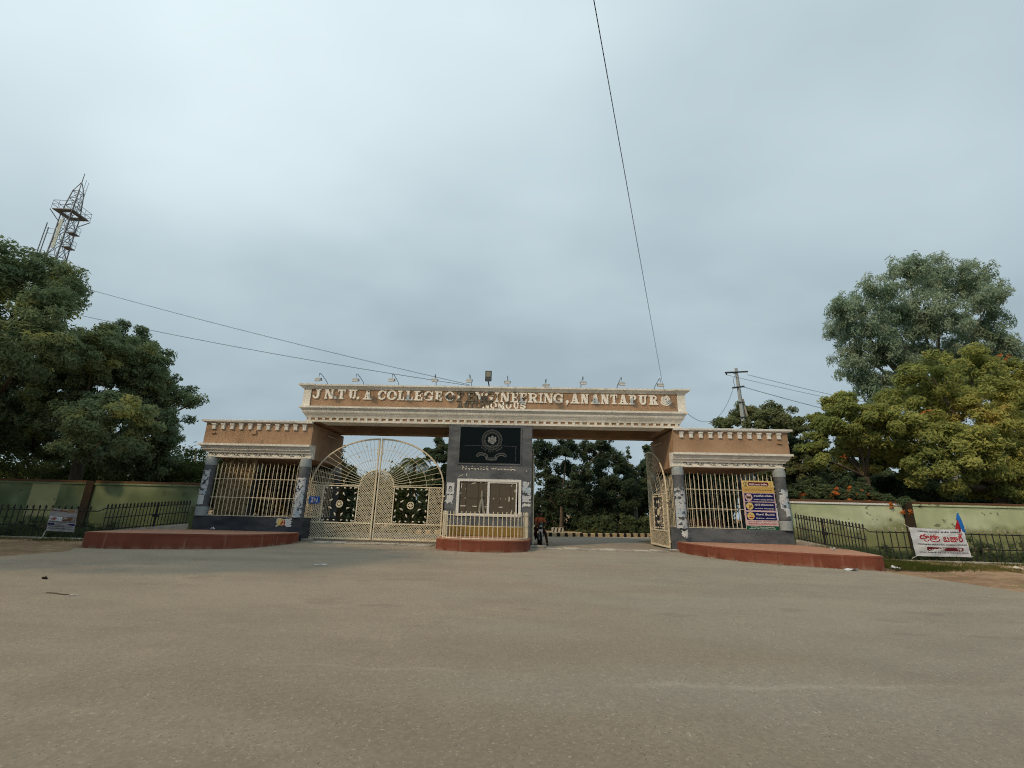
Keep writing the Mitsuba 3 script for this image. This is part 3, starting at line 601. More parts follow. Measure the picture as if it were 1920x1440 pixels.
# central pier
PX0, PX1, PY = -4.2, 0.25, 23.9
pm = cat(box(PX0, PX1, PY, 28.0, 0.0, 1.40), box(PX0, -3.6, PY, 28.0, 1.40, 3.29), box(-0.28, PX1, PY, 28.0, 1.40, 3.29), box(-3.6, -0.28, 24.6, 28.0, 1.40, 3.29), box(PX0, PX1, PY, 28.0, 3.29, 6.139))
part(gw, 'pier', pm, 'granite')
em = fresh(gw + '__emblem_panel')
scene[em] = P(box(-3.58, -0.36, PY - 0.03, PY + 0.0, 4.09, 6.0, 0.01), 'black_stone')
labels[em] = {'label': 'black polished stone panel with a round grey emblem and a ribbon scroll'}
part(em, 'border', face(sbox(-3.64, 4.02, -0.30, 6.06).difference(sbox(-3.575, 4.095, -0.365, 5.995)), PY - 0.001, 0.045), 'granite')
ecx, ecz = -1.88, 5.33
_c = lambda r: Point(ecx, ecz).buffer(r, 32)
rg = [_c(0.545).difference(_c(0.525)), _c(0.50).difference(_c(0.485)), _c(0.405).difference(_c(0.385))]
for k in range(16):
    a = k * math.pi / 8
    rg.append(LineString(arc(ecx + 0.335 * math.cos(a), ecz + 0.335 * math.sin(a), 0.055, 0.055, math.degrees(a) - 90, math.degrees(a) + 90, 8)).buffer(0.011))
for k in range(26):
    a = k * 2 * math.pi / 26
    rg.append(LineString([(ecx + 0.425 * math.cos(a), ecz + 0.425 * math.sin(a)), (ecx + 0.465 * math.cos(a + .06), ecz + 0.465 * math.sin(a + .06))]).buffer(0.010))
part(em, 'emblem_ring', face(union_all(rg), PY - 0.031, 0.012), 'relief_grey')
fig = [Point(ecx + .02, ecz + .17).buffer(.055), Polygon([(ecx - .06, ecz + .12), (ecx + .10, ecz + .12), (ecx + .16, ecz - .02), (ecx - .12, ecz - .02)])]
for k, (dx, dz, r, a) in enumerate([(-.13, .06, .10, 35), (.16, .07, .10, -35), (-.15, -.07, .09, 60), (.17, -.06, .09, -60), (0, -.12, .15, 90), (-.07, -.02, .09, 40), (.09, -.02, .09, -40)]):
    fig.append(affinity.rotate(affinity.scale(Point(ecx + dx, ecz + dz).buffer(1), r * .62, r), a * .6))
fg = union_all(fig)
cut = union_all([LineString(arc(ecx + .015, ecz + .10, .11, .13, 200, 340)).buffer(.010), LineString([(ecx - .12, ecz - .09), (ecx + .02, ecz - .15), (ecx + .15, ecz - .08)]).buffer(.010), LineString([(ecx + .02, ecz + .10), (ecx + .02, ecz - .04)]).buffer(.007)])
part(em, 'emblem_figure', face(fg.difference(cut), PY - 0.031, 0.02), 'line_grey')
mot = []
for word, a0, n in (('यगक', 222, 3), ('करम', 258, 3), ('सकशल', 292, 4)):
    for q, ch in enumerate(word):
        a = math.radians(a0 + q * 9.5)
        g = script_text(ch, 0, 0, 0.085, DEV, 26.0)
        g = affinity.translate(g, -0.05, -0.04)
        g = affinity.rotate(g, math.degrees(a) + 90, origin=(0, 0))
        mot.append(affinity.translate(g, ecx + 0.70 * math.cos(a), ecz + 0.63 * math.sin(a)))
for g in mot:
    part(em, 'motto_letter', face(g, PY - 0.031, 0.012), 'relief_grey')
rb = [(-2.60, 4.50), (-2.52, 4.575), (-2.36, 4.575), (-2.22, 4.53), (-2.13, 4.47)]
rib = union_all([LineString(rb).buffer(0.075), LineString([(2 * ecx - x, z) for x, z in rb]).buffer(0.075), LineString([(-2.13, 4.42), (-2.10, 4.33), (-1.88, 4.315), (2 * ecx + 2.10, 4.33), (2 * ecx + 2.13, 4.42)]).buffer(0.07)])
rin = union_all([LineString(rb).buffer(0.035), LineString([(2 * ecx - x, z) for x, z in rb]).buffer(0.035), LineString([(-2.08, 4.33), (2 * ecx + 2.08, 4.33)]).buffer(0.03)])
part(em, 'ribbon', face(rib.difference(rin), PY - 0.031, 0.014), 'relief_grey')
for g in [script_text('అతపరమ', -2.5, 4.545, 0.04, width=0.3), script_text('సవయప', -2.06, 4.305, 0.04, width=0.36), script_text('తలగన', -1.5, 4.53, 0.04, width=0.3)]:
    part(em, 'ribbon_text', face(g, PY - 0.031, 0.01), 'relief_grey', kind='stuff')
part(em, 'joint_line', face(union_all([sbox(-3.32, 5.015, -0.58, 5.022), sbox(-0.60, 4.2, -0.594, 5.0)]), PY - 0.0305, 0.003), 'line_grey')
# broken white lettering left under the panel: low strokes of a lost line of script
rng = np.random.default_rng(5)
frag = []
for x in np.arange(-3.22, -0.75, 0.155):
    if rng.random() < 0.14:
        continue
    z0 = 3.80 + rng.normal(0, .012)
    L = rng.uniform(.05, .10)
    frag.append(LineString([(x, z0), (x + L, z0 + rng.normal(0, .012))]).buffer(.021))
    if rng.random() < .55: frag.append(LineString([(x + .03, z0 + .10), (x + .03 + L * .5, z0 + .125)]).buffer(.014))
    if rng.random() < .25: frag.append(LineString([(x + L, z0), (x + L + .01, z0 - .05)]).buffer(.02))
frag += [LineString(arc(-0.72, 3.74, .10, .07, 20, 160)).buffer(.022), Point(-3.36, 3.78).buffer(.028), Point(-3.34, 3.88).buffer(.035), Point(-3.4, 3.95).buffer(.02), Point(-0.02, 3.74).buffer(.03), LineString([(-3.13, 3.44), (-3.13, 3.54)]).buffer(.02), LineString([(-3.55, 3.38), (-3.38, 3.47), (-3.33, 3.48)]).buffer(.012)]
for g in frag:
    part(gw, 'letter_fragment', face(g, PY - 0.001, 0.012), 'petal_white')
# low yellow dado behind the railing
part(gw, 'dado', box(-3.9, -0.05, PY - 0.06, PY - 0.001, 0.49, 0.98), 'yellow_wall')

# pier window
wn = fresh(gw + '__window')
scene[wn] = P(cat(box(-3.6, -3.46, PY - .06, PY + .10, 1.42, 3.28, .008), box(-0.42, -0.28, PY - .06, PY + .10, 1.42, 3.28, .008), box(-3.46, -0.42, PY - .06, PY + .10, 3.15, 3.28, .008),
                  box(-3.46, -0.42, PY - .06, PY + .10, 1.42, 1.56, .008), box(-2.02, -1.90, PY - .045, PY + .08, 1.56, 3.15, .008), box(-0.56, -0.49, PY - .03, PY + .06, 1.56, 3.15, .006), box(-1.90, -0.56, PY - .03, PY + .06, 3.08, 3.15, .006)), 'white_paint')
labels[wn] = {'label': 'cream framed sliding window with boarded brown panes and scraps of tape'}
part(wn, 'board', box(-3.46, -2.02, PY + .02, PY + .05, 1.56, 3.15), 'board_brown')
part(wn, 'board', box(-1.90, -0.56, PY + .015, PY + .045, 1.56, 3.08), 'board_brown')
for x in (-3.13, -2.50, -1.40, -0.82):
    part(wn, 'seam', box(x, x + .012, PY + .012 - (.008 if x < -2 else .004), PY + .03, 1.58, 3.06), 'post_brown')
part(wn, 'seam', box(-3.44, -2.04, PY + .010, PY + .03, 2.315, 2.327), 'post_brown')
for x0, z0, x1, z1, w in [(-3.38, 2.80, -3.37, 3.06, .05), (-3.40, 1.93, -3.10, 1.92, .06), (-2.76, 1.91, -2.53, 1.91, .055), (-2.22, 1.90, -2.04, 1.91, .055), (-2.85, 3.04, -2.62, 3.10, .05), (-2.42, 3.10, -2.34, 3.10, .04), (-2.15, 3.10, -2.09, 3.10, .04),
                          (-3.40, 2.52, -3.40, 2.58, .055), (-3.17, 2.76, -3.15, 2.77, .05), (-3.18, 2.32, -3.12, 2.32, .05), (-3.44, 3.12, -3.36, 3.12, .04), (-1.73, 2.31, -1.66, 2.31, .05), (-1.35, 2.32, -1.31, 2.32, .05), (-1.10, 2.31, -1.07, 2.31, .045),
                          (-0.90, 2.18, -0.89, 2.42, .06), (-0.72, 2.29, -0.72, 2.38, .07), (-1.42, 1.89, -1.22, 1.89, .055), (-0.76, 1.60, -0.75, 1.76, .05), (-0.78, 2.93, -0.78, 3.0, .045), (-0.75, 3.02, -0.75, 3.05, .04), (-0.60, 2.66, -0.60, 2.78, .045), (-0.74, 2.62, -0.74, 2.63, .05)]:
    part(wn, 'tape', face(LineString([(x0, z0), (x1, z1 + 1e-3)]).buffer(w / 2, cap_style='flat'), PY + .014, .006), 'tape')
single('hanging_cloth', 'pale grey cloth tied in the middle hanging before the left pane of the central window', 'cloth',
       cat(tube([(-2.29, PY - .005, 2.70), (-2.29, PY - .01, 2.60), (-2.285, PY - .01, 2.42), (-2.285, PY - .01, 2.30)], [.02, .06, .075, .03], 10), tube([(-2.29, PY - .01, 2.33), (-2.33, PY - .015, 2.1), (-2.40, PY - .015, 1.62)], [.035, .07, .08], 10), tube([(-2.28, PY - .012, 2.33), (-2.24, PY - .018, 2.1), (-2.17, PY - .018, 1.62)], [.035, .065, .07], 10)), 'cloth_grey', smooth=True)

# ================================================================ PAVILIONS (wings)
def pavilion(sign, label):
    mx = (lambda x: x) if sign < 0 else (lambda x: -4.0 - x)        # built for the left, mirrored about x = -2
    def bx(xa, xb, *r, **k): return box(mx(xa), mx(xb), *r, **k)
    t = thing('guard_pavilion', label, 'pavilion')
    part(t, 'parapet', cat(bx(-17.6, -11.65, YF, 28.25, 4.80, 6.04), bx(-17.08, -11.65, YF, 28.2, 4.16, 4.80)), 'terracotta')
    x0, x1 = sorted((mx(-17.6), mx(-11.65)))
    sides = (1, 0, 1, 1) if sign < 0 else (0, 1, 1, 1)
    PK = [(0.0, 6.01), (0.10, 6.02), (0.10, 6.05), (0.19, 6.06), (0.20, 6.155), (0.0, 6.20)]
    k0, k1 = sorted((mx(-17.6), mx(-12.45)))
    l0, l1 = sorted((mx(-12.449), mx(-11.66)))
    part(t, 'cap', cat(rings(k0, k1, YF, 28.25, PK, sides), box(l0, l1, 23.80, 23.999, 6.03, 6.139)), 'white_paint')
    c0, c1 = sorted((mx(-17.1), mx(-11.47)))
    PC = [(0.0, 4.385), (0.10, 4.39), (0.11, 4.44), (0.17, 4.50), (0.22, 4.525), (0.22, 4.56), (0.25, 4.585), (0.28, 4.64), (0.27, 4.66), (0.30, 4.675), (0.34, 4.715), (0.40, 4.725), (0.40, 4.83), (0.0, 4.86)]
    PFZ = [(0.0, 4.13), (0.06, 4.13), (0.06, 4.20), (0.0, 4.205), (0.0, 4.386)]
    o0, o1 = sorted((mx(-17.1), mx(-16.8)))
    ends = (1, 0, 1, 0) if sign < 0 else (0, 1, 1, 0)
    outer = (1, 0, 0, 1) if sign < 0 else (0, 1, 0, 1)
    part(t, 'cornice', cat(rings(c0, c1, 23.9, 24.25, PC, ends), rings(o0, o1, 24.251, 28.35, PC, outer)), 'cream')
    part(t, 'frieze', cat(rings(c0, c1, 23.9, 24.25, PFZ, ends), rings(o0, o1, 24.251, 28.35, PFZ, outer)), 'cream')
    br = P(cat(box(-.12, .12, -.13, 0, .25, .31, .006), box(-.105, .105, -.11, 0, .22, .25), box(-.09, .09, -.09, 0, .05, .22, .006), box(-.10, .10, -.10, 0, 0, .05, .006)), 'white_paint')
    for i in range(11):
        part(t, 'bracket', br, tw=T().translate([mx(-17.12 + i * 0.503), YF, 5.655]))
    part(t, 'drain_ledge', bx(-17.22, -16.98, YF - .10, YF, 5.42, 5.47), 'terracotta')
    if sign < 0:
        part(t, 'junction_box', bx(-15.0, -14.72, YF - .09, YF, 5.40, 5.62, b=.01), 'terracotta', label='small terracotta box on the parapet under the brackets')
    # carved scrolls along the frieze, relief shadows painted in as dark grey
    for i in range(9):
        x = mx(-16.95 + i * 0.60)
        g = union_all([LineString(arc(x, 4.305, .085, .055, 170, -60, 10)).buffer(.014), LineString(arc(x + .19, 4.285, .075, .05, 200, 420, 10)).buffer(.014), LineString([(x + .27, 4.25), (x + .34, 4.245)]).buffer(.018), LineString([(x + .30, 4.33), (x + .38, 4.335)]).buffer(.012)])
        part(t, 'scroll', face(g, 23.9, .012), 'relief_grey')
    # stone base, low walls round the room and its floor
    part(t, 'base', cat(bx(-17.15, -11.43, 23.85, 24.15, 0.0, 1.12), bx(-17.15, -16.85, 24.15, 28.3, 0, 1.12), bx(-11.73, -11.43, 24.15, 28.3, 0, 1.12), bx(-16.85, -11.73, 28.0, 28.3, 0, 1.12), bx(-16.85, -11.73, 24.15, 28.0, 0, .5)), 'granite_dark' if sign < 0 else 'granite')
    for cx, cy in ((-16.88, 23.98), (-11.76, 23.98), (-16.88, 28.1), (-11.76, 28.1)):
        front = cy < 25
        c = part(t, 'column', lathe([(0, 1.12), (.275, 1.12), (.275, 3.72), (.0, 3.72)], 28, (mx(cx), cy, 0)), 'granite', smooth=40)
        part(c, 'capital', lathe([(.276, 3.70), (.295, 3.71), (.295, 3.98), (.25, 4.10), (.22, 4.16), (0, 4.16)], 28, (mx(cx), cy, 0)), 'cap_grey', smooth=40)
        if front and cx < -15:
            part(c, 'foot', lathe([(.278, 1.121), (.296, 1.121), (.296, 1.56), (.278, 1.57)], 28, (mx(cx), cy, 0)), 'cap_grey', smooth=40)
    # window bars on the four sides
    def grille(p0, p1, n, lean=0.0):
        g = fresh(t + '__grille')
        p0, p1 = np.array(p0, float), np.array(p1, float)
        scene[g] = P(cat(*[bar((*p0, z), (*p1, z), .018, 6) for z in (1.15, 2.07, 3.02)]), 'gate_cream')
        for i in range(n):
            q = p0 + (p1 - p0) * (i + .5) / n
            zt = 3.80 + (0.06 if i % 2 else 0)
            b = tube([(*q, 1.13), (*q, 3.62), (*q, zt)], [.019, .019, .006], 6)
            part(g, 'bar', b, 'gate_cream')
    nb = 21
    grille((mx(-16.6), 24.02), (mx(-12.04), 24.02), nb)
    grille((mx(-16.6), 28.12), (mx(-12.04), 28.12), nb)
    grille((mx(-11.72), 24.3), (mx(-11.72), 27.8), 16)
    grille((mx(-17.0), 24.3), (mx(-17.0), 27.8), 12)
    return t


pavilion(-1, 'left terracotta guard pavilion with barred sides on a dark stone base')
pavilion(1, 'right terracotta guard pavilion with barred sides on a grey stone base')

# tube lamps high on the inner pavilion walls
for sx, lab in ((-11.64, 'slim tube lamp on the inner wall left of the closed gates'), (7.64, 'slim tube lamp on the inner wall right of the open gates')):
    s = 1 if sx < 0 else -1
    t = thing('tube_lamp', lab, 'lamp')
    part(t, 'housing', box(sx, sx + s * .05, 25.75, 27.3, 5.64, 5.72), 'terracotta')
    part(t, 'tube', tube([(sx + s * .075, 25.8, 5.68), (sx + s * .075, 27.25, 5.68)], .022, 8), 'cream')

# ================================================================ GATE LEAVES
LW, ZR, ZM, ZB, ZT = 3.62, 2.83, 0.92, 0.09, 5.43
def leaf_shapes():
    S = {}
    a = LW - .05
    def arch(k, n=40): return [(LW - (LW - k) * math.cos(q) , ZR + (ZT - ZR - k) * math.sin(q)) for q in np.linspace(0, math.pi / 2, n)]
    def t3(pts, r, n=6): return tube([(x, 0, z) for x, z in pts], r, n)
    S['frame'] = P(cat(box(0, .08, -.035, .035, ZB, ZR + .04, .006), box(LW - .07, LW, -.04, .04, ZB, ZT, .006), box(0, LW - .07, -.03, .03, ZB, ZB + .09, .006),
                       t3(arch(.04), .045, 8)), 'gate_cream')
    S['rail'] = P(cat(box(.08, LW - .07, -.028, .028, ZM - .035, ZM + .035, .006), box(.08, 2.72, -.028, .028, ZR - .03, ZR + .03, .006), box(.76, .82, -.025, .025, ZM + .035, ZR - .03, .005), box(2.66, 2.72, -.025, .025, ZM + .035, ZR - .03, .005)), 'gate_cream')
    # little arched door beside the meeting stile
    dc = LW
    dl = [(2.74, ZR)] + [(dc - .88 * math.cos(q), ZR + .86 * math.sin(q)) for q in np.linspace(0, math.pi / 2, 14)]
    S['arch'] = P(t3(dl, .035, 8), 'gate_cream')
    def lattice(region, step=.13, w=.024):
        x0, z0, x1, z1 = region.bounds
        ms = []
        for sgn, yo in ((1, .004), (-1, -.006)):
            for c in np.arange(x0 - (z1 - z0), x1 + (z1 - z0), step * math.sqrt(2) / math.sqrt(2)):
                l = LineString([(c, z0), (c + sgn * (z1 - z0), z1)]) if sgn > 0 else LineString([(c, z0), (c - (z1 - z0), z1)])
                s = l.intersection(region)
                if s.is_empty or s.length < .02: continue
                for q in getattr(s, 'geoms', [s]):
                    (xa, za), (xb, zb) = q.coords[0], q.coords[-1]
                    d = np.array([xb - xa, zb - za]); d /= np.linalg.norm(d); nn = np.array([-d[1], d[0]]) * w / 2
                    v = [[xa + nn[0], yo - .004, za + nn[1]], [xa - nn[0], yo - .004, za - nn[1]], [xb - nn[0], yo - .004, zb - nn[1]], [xb + nn[0], yo - .004, zb + nn[1]]]
                    v += [[x, y + .008, z] for x, y, z in v]
                    ms.append(trimesh.Trimesh(v, [[0, 1, 2], [0, 2, 3], [4, 6, 5], [4, 7, 6], [0, 4, 5], [0, 5, 1], [3, 2, 6], [3, 6, 7]], process=False))
        return cat(*ms)
    door = Polygon([(2.74, ZM)] + dl + [(LW - .07, ZR + .86), (LW - .07, ZM)]).buffer(0)
    S['lattice'] = [P(lattice(sbox(.08, ZM, .76, ZR)), 'gate_cream'), P(lattice(sbox(.08, ZB + .06, LW - .07, ZM)), 'gate_cream'), P(lattice(door), 'gate_cream')]
    # rods fanning out of the little arch to the big one, and the two thin arcs that tie them
    rods = []
    big = LineString(arch(.05, 160))
    n = 17
    for i in range(n):
        q = math.radians(3 + 84.5 * i / (n - 1))
        p0 = (dc - .88 * math.cos(q), ZR + .86 * math.sin(q))
        ray = LineString([p0, (p0[0] - 6 * math.cos(q * .985), p0[1] + 6 * math.sin(q * .985))])
        hit = ray.intersection(big)
        if hit.is_empty: continue
        h = getattr(hit, 'geoms', [hit])[0].coords[0]
        pieces = [t3([p0, h], .013, 5)]
        if i % 3 == 1:
            for fr in ((.35, .8) if i % 2 else (.55,)):
                c = np.array(p0) + (np.array(h) - p0) * fr
                pieces.append(trimesh.creation.icosphere(1, .042).apply_transform(np.diag([1, 1, 1.5, 1])).apply_translation([c[0], 0, c[1]]))
        rods.append(P(cat(*pieces), 'gate_cream'))
    S['rod'] = rods
    S['arc'] = [P(t3([(dc - (.88 + (LW - .92) * fr) * math.cos(q), ZR + (.86 + (ZT - ZR - .9) * fr) * math.sin(q)) for q in np.linspace(0, math.pi / 2 - .02, 26)], .011, 5), 'gate_cream') for fr in (.33, .66)]
    # scroll panel: dark wrought scrolls with pale petals and a wheel rosette in the middle
    px, pz = 1.74, (ZM + ZR) / 2
    sc, pet = [], []
    def S2(pts): sc.append(t3(pts, .012, 4))
    def petal(x, z, l, ang, bend=.25):
        t_ = np.linspace(-.5, .5, 7)
        xs = t_ * l; zs = bend * l * (0.25 - t_ * t_) * 2
        ca, sa = math.cos(ang), math.sin(ang)
        pts = [(x + u * ca - v * sa, 0, z + u * sa + v * ca) for u, v in zip(xs, zs)]
        pet.append(P(tube(pts, [.010, .030, .043, .047, .043, .030, .010], 6), 'petal_white', smooth=True))
    W2, H2 = .92, .95
    for k in range(8):
        a_ = math.radians(22.5 + 45 * k)
        ax, az = px + .50 * math.cos(a_) * 1.05, pz + .56 * math.sin(a_) * 1.05
        petal(ax, az, .21, a_ + math.radians(52 if k % 2 else -52), .3 if k % 2 else -.3)
        S2([(px + .22 * math.cos(a_), pz + .22 * math.sin(a_)), (px + .4 * math.cos(a_ + .15), pz + .4 * math.sin(a_ + .15)), (ax, az)])
        S2([(ax + .15 * math.cos(a_ + q), az + .15 * math.sin(a_ + q)) for q in np.linspace(-2.2, 1.9, 12)])
    for i in range(4):
        for sz in (-1, 1):
            x = px + (-.52, -.2, .2, .52)[i]; z = pz + sz * (H2 - .12)
            petal(x, z, .13, (.9, .3, -.3, -.9)[i] * sz + (0 if i in (1, 2) else 1.2), .2)
            S2([(x - .12, z), (x - .06, z - sz * .1), (x + .06, z - sz * .1), (x + .12, z)])
            xx = px + sz * (W2 - .10); zz = pz + (-.58, -.28, .28, .58)[i]
            petal(xx, zz, .15, 1.57 + (.6, .4, -.4, -.6)[i] * sz, .25)
            S2([(xx, zz - .12), (xx - sz * .1, zz - .06), (xx - sz * .1, zz + .06), (xx, zz + .12)])
    for sx in (-1, 1):
        for sz in (-1, 1):
            petal(px + sx * .84, pz + sz * .86, .09, .8 * sx * sz, .1)
            petal(px + sx * .76, pz + sz * .84, .13, 1.57 - .6 * sx * sz, .3)
    S2([(px - W2, pz), (px - .22, pz)]); S2([(px + .22, pz), (px + W2, pz)]); S2([(px, pz - H2), (px, pz - .22)]); S2([(px, pz + .22), (px, pz + H2)])
    S['scroll'] = P(cat(*sc), 'scroll_dark')
    S['petal'] = pet
    ring = tube([(px + .17 * math.cos(q), 0, pz + .17 * math.sin(q)) for q in np.linspace(0, 2 * math.pi, 33)], .028, 6)
    sp = [t3([(px + .05 * math.cos(q), pz + .05 * math.sin(q)), (px + .15 * math.cos(q), pz + .15 * math.sin(q))], .018, 5) for q in np.arange(8) * math.pi / 4]
    S['rosette'] = P(cat(ring, face(Point(px, pz).buffer(.06), .02, .04), *sp), 'gate_cream')
    S['hinge'] = P(cat(box(-.16, .02, -.03, .03, 2.36, 2.44, .006), box(-.12, .02, -.03, .03, .35, .43, .006)), 'gate_cream')
    return S


LEAF = leaf_shapes()
def gate_leaf(x, y, yaw, label):
    t = thing('gate_leaf', label, 'gate', None)
    tw = T().translate([x, y, 0]).rotate([0, 0, 1], yaw)
    for k in ('frame', 'rail', 'arch', 'scroll', 'rosette'):
        part(t, k, LEAF[k], tw=tw, kind='stuff' if k == 'scroll' else None)
    part(t, 'hinge', LEAF['hinge'], tw=tw)
    for k in ('rod', 'arc', 'petal'):
        for d in LEAF[k]:
            part(t, k, d, tw=tw)
    for d in LEAF['lattice']:
        part(t, 'lattice', d, tw=tw, kind='stuff')
    return t


gate_leaf(-11.75, 24.8, 0, 'closed cream wrought iron gate leaf carrying the blue sign, beside the left pavilion')
gate_leaf(-4.43, 24.8, 180, 'closed cream wrought iron gate leaf beside the central pier')
gate_leaf(7.36, 24.75, 90, 'open cream wrought iron gate leaf swung inwards beside the right pavilion')
gate_leaf(0.36, 24.75, 90.5, 'open gate leaf seen edge-on right of the central pier')
for x, y, lab in [(-11.3, 24.15, 'small concrete block under the hinge of the left closed gate leaf'), (7.15, 23.75, 'small concrete block under the hinge of the open right gate leaf'), (0.62, 23.9, 'small concrete block at the foot of the gate leaf seen edge-on')]:
    single('hinge_block', lab, 'block', box(x - .42, x + .38, y - .2, y + .25, -.01, .11, .02), 'concrete')
# blue sign
sg = thing('direction_sign', 'small blue sign reading IN on the left closed gate leaf', 'sign')
part(sg, 'board', face(sbox(-11.68, 1.87, -11.08, 2.24).buffer(-.04).buffer(.04), 24.755, .012), 'blue_sign')
part(sg, 'border', face(sbox(-11.655, 1.895, -11.105, 2.215).difference(sbox(-11.64, 1.91, -11.12, 2.20)), 24.744, .003), 'sky_blue')
tm = latin('IN', .235, True)
part(sg, 'lettering', upright(tm, -11.38 - tm.bounds[:, 0].mean(), 24.744, 1.937), 'white_paint')


# ================================================================ RED PLINTHS, RAILING
def curve(pts, n=60):
    p = np.array(pts, float)
    s = np.r_[0, np.cumsum(np.linalg.norm(np.diff(p, axis=0), axis=1))]
    from scipy.interpolate import PchipInterpolator
    t = np.linspace(0, s[-1], n)
    return np.c_[PchipInterpolator(s, p[:, 0])(t), PchipInterpolator(s, p[:, 1])(t)]


def plinth(outline, z, label, joints, tilt=0.0):
    t = thing('plinth', label, 'plinth')
    g = Polygon(outline)
    m = cat(flat(g.buffer(-.03), z - .03, z), flat(g, -.02, z - .03))
    lip = flat(g.buffer(.012).difference(g.buffer(-.05)), z - .075, z - .028)
    for q in (m, lip):            # the top falls gently back towards the gateway
        v = np.array(q.vertices)
        v[:, 2] += np.where(v[:, 2] > .2, tilt * (23.84 - v[:, 1]), 0)
        q.vertices = v
    part(t, 'block', m, 'red_oxide')
    part(t, 'lip', lip, 'red_oxide')
    # thin vertical mortar joints down the face
    L = LineString(outline)
    for d in joints:
        p, q = np.array(L.interpolate(d).coords[0]), np.array(L.interpolate(d + .02).coords[0])
        tg = (q - p) / np.linalg.norm(q - p)
        nn = np.array([tg[1], -tg[0]])
        if g.contains(Point(*(p + nn * .05))): nn = -nn
        part(t, 'joint', beam((*(p + nn * .001), .02), (*(p + nn * .001), z - .09), .012), 'coping_brown')
    return t


rc = curve([(7.42, 23.84), (7.45, 22.6), (7.75, 21.0), (8.6, 19.25), (10.0, 18.1), (12.1, 17.3), (12.55, 17.42), (12.8, 17.9)])
plinth(np.vstack([rc, [(13.7, 20.6), (13.9, 22.4), (13.05, 23.84)]]), .47, 'long low red plinth curving out in front of the right guard pavilion', np.arange(1.2, 9.4, .8))
lc = curve([(-11.90, 23.84), (-11.35, 23.5), (-10.95, 22.2), (-11.0, 20.4), (-11.5, 18.75), (-13.4, 17.75), (-15.6, 17.25), (-16.45, 17.35), (-16.85, 17.9)])
plinth(np.vstack([lc, [(-17.8, 20.4), (-18.0, 22.3), (-17.1, 23.84)]]), .43, 'long low red plinth curving out in front of the left guard pavilion', np.arange(1.5, 10.4, 1.15), .021)
pc = curve([(-4.2, 23.88), (-4.15, 22.6), (-4.0, 21.3), (-3.5, 20.65), (-2.7, 20.3), (-1.9, 20.18), (-1.1, 20.32), (-.4, 20.7), (.05, 21.35), (.16, 22.6), (.22, 23.88)], 70)
plinth(pc, .47, 'small red bowed plinth under the cream railing at the foot of the central pier', np.arange(.6, 9.4, .9))
rl = thing('railing', 'cream bowed railing of upright bars in front of the central window', 'railing')
rcv = curve([(-4.02, 23.85), (-3.97, 22.8), (-3.82, 21.75), (-3.4, 21.2), (-2.7, 20.9), (-1.93, 20.8), (-1.15, 20.92), (-.5, 21.25), (-.08, 21.8), (.05, 22.8), (.08, 23.85)], 90)
for z in (.50, 1.02, 1.50):
    part(rl, 'rail', tube(np.c_[rcv, np.full(len(rcv), z)], .018 if z > .6 else .025, 6), 'gate_cream', smooth=True)
L_ = LineString(rcv)
for d in np.arange(.12, L_.length - .05, .205):
    x, y = L_.interpolate(d).coords[0]
    part(rl, 'bar', tube([(x, y, .47), (x, y, 1.62), (x, y, 1.66)], [.020, .020, .012], 6), 'gate_cream')
# loose pale chips along the red plinth
for i, (x, y) in enumerate([(-2.9, 19.9), (-1.2, 19.95), (9.3, 18.1), (8.3, 19.3), (7.8, 20.4)]):
    rr = np.random.default_rng(40 + i)
    m = trimesh.creation.icosphere(1, .05)
    m.vertices *= rr.uniform(.5, 1.3, (len(m.vertices), 1)) * np.array([1.5, 1, .5])
    m.apply_translation([x, y, .015])
    single('stone_chip', ['pale stone chip on the road left of centre before the bowed plinth', 'pale stone chip on the road right of centre before the bowed plinth', 'pale stone chip at the foot of the right plinth, nearest the camera', 'pale stone chip at the foot of the right plinth, middle one', 'pale stone chip at the foot of the right plinth, nearest the gate'][i], 'stone', m, 'concrete')

# drain covers: a row of grey slabs across each opening
def drain(x0, x1, y, label, slope):
    t = thing('drain_cover', label, 'drain cover')
    n = int(round((x1 - x0) / .9))
    rr = np.random.default_rng(int(abs(x0) * 10))
    for i in range(n):
        a = x0 + (x1 - x0) * i / n
        m = box(.02, (x1 - x0) / n - .03, 0, 1.05, -.03, .035, .015)
        part(t, 'slab', m, 'concrete', tw=T().translate([a, y + slope * i + rr.normal(0, .012), rr.uniform(-.005, .012)]).rotate([1, 0, 0], rr.normal(0, .5)).rotate([0, 0, 1], rr.normal(0, .8)))
    return t


drain(.95, 6.9, 22.9, 'row of grey stone slabs covering the drain across the open right gateway', .03)
drain(-10.6, -4.5, 22.95, 'row of grey stone slabs covering the drain across the closed left gateway', -.03)

# ================================================================ BOUNDARY WALLS
def boundary(x0, x1, z, posts, label, clean):
    t = thing('boundary_wall', label, 'wall')
    xs = sorted([x0, x1] + posts)
    for a, b in zip(xs[:-1], xs[1:]):
        a2, b2 = a + (.22 if a in posts else 0), b - (.22 if b in posts else 0)
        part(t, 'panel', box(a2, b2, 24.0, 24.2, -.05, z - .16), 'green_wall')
        part(t, 'moulding', box(a2, b2, 23.93, 24.26, z - .16, z - .07, .01), 'white_paint' if clean and a == x0 else 'green_wall')
        part(t, 'coping', box(a2, b2, 23.96, 24.24, z - .07, z + .05, .015), 'coping_brown')
    for p in posts:
        part(t, 'post', box(p - .218, p + .218, 23.9, 24.3, -.05, z + .03, .01), 'post_brown')
    return t


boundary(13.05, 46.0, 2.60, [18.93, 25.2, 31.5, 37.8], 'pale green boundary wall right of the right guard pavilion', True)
boundary(-17.15, -52.0, 2.71, [-23.2, -29.3, -35.4, -41.5], 'shaded pale green boundary wall left of the left guard pavilion', False)


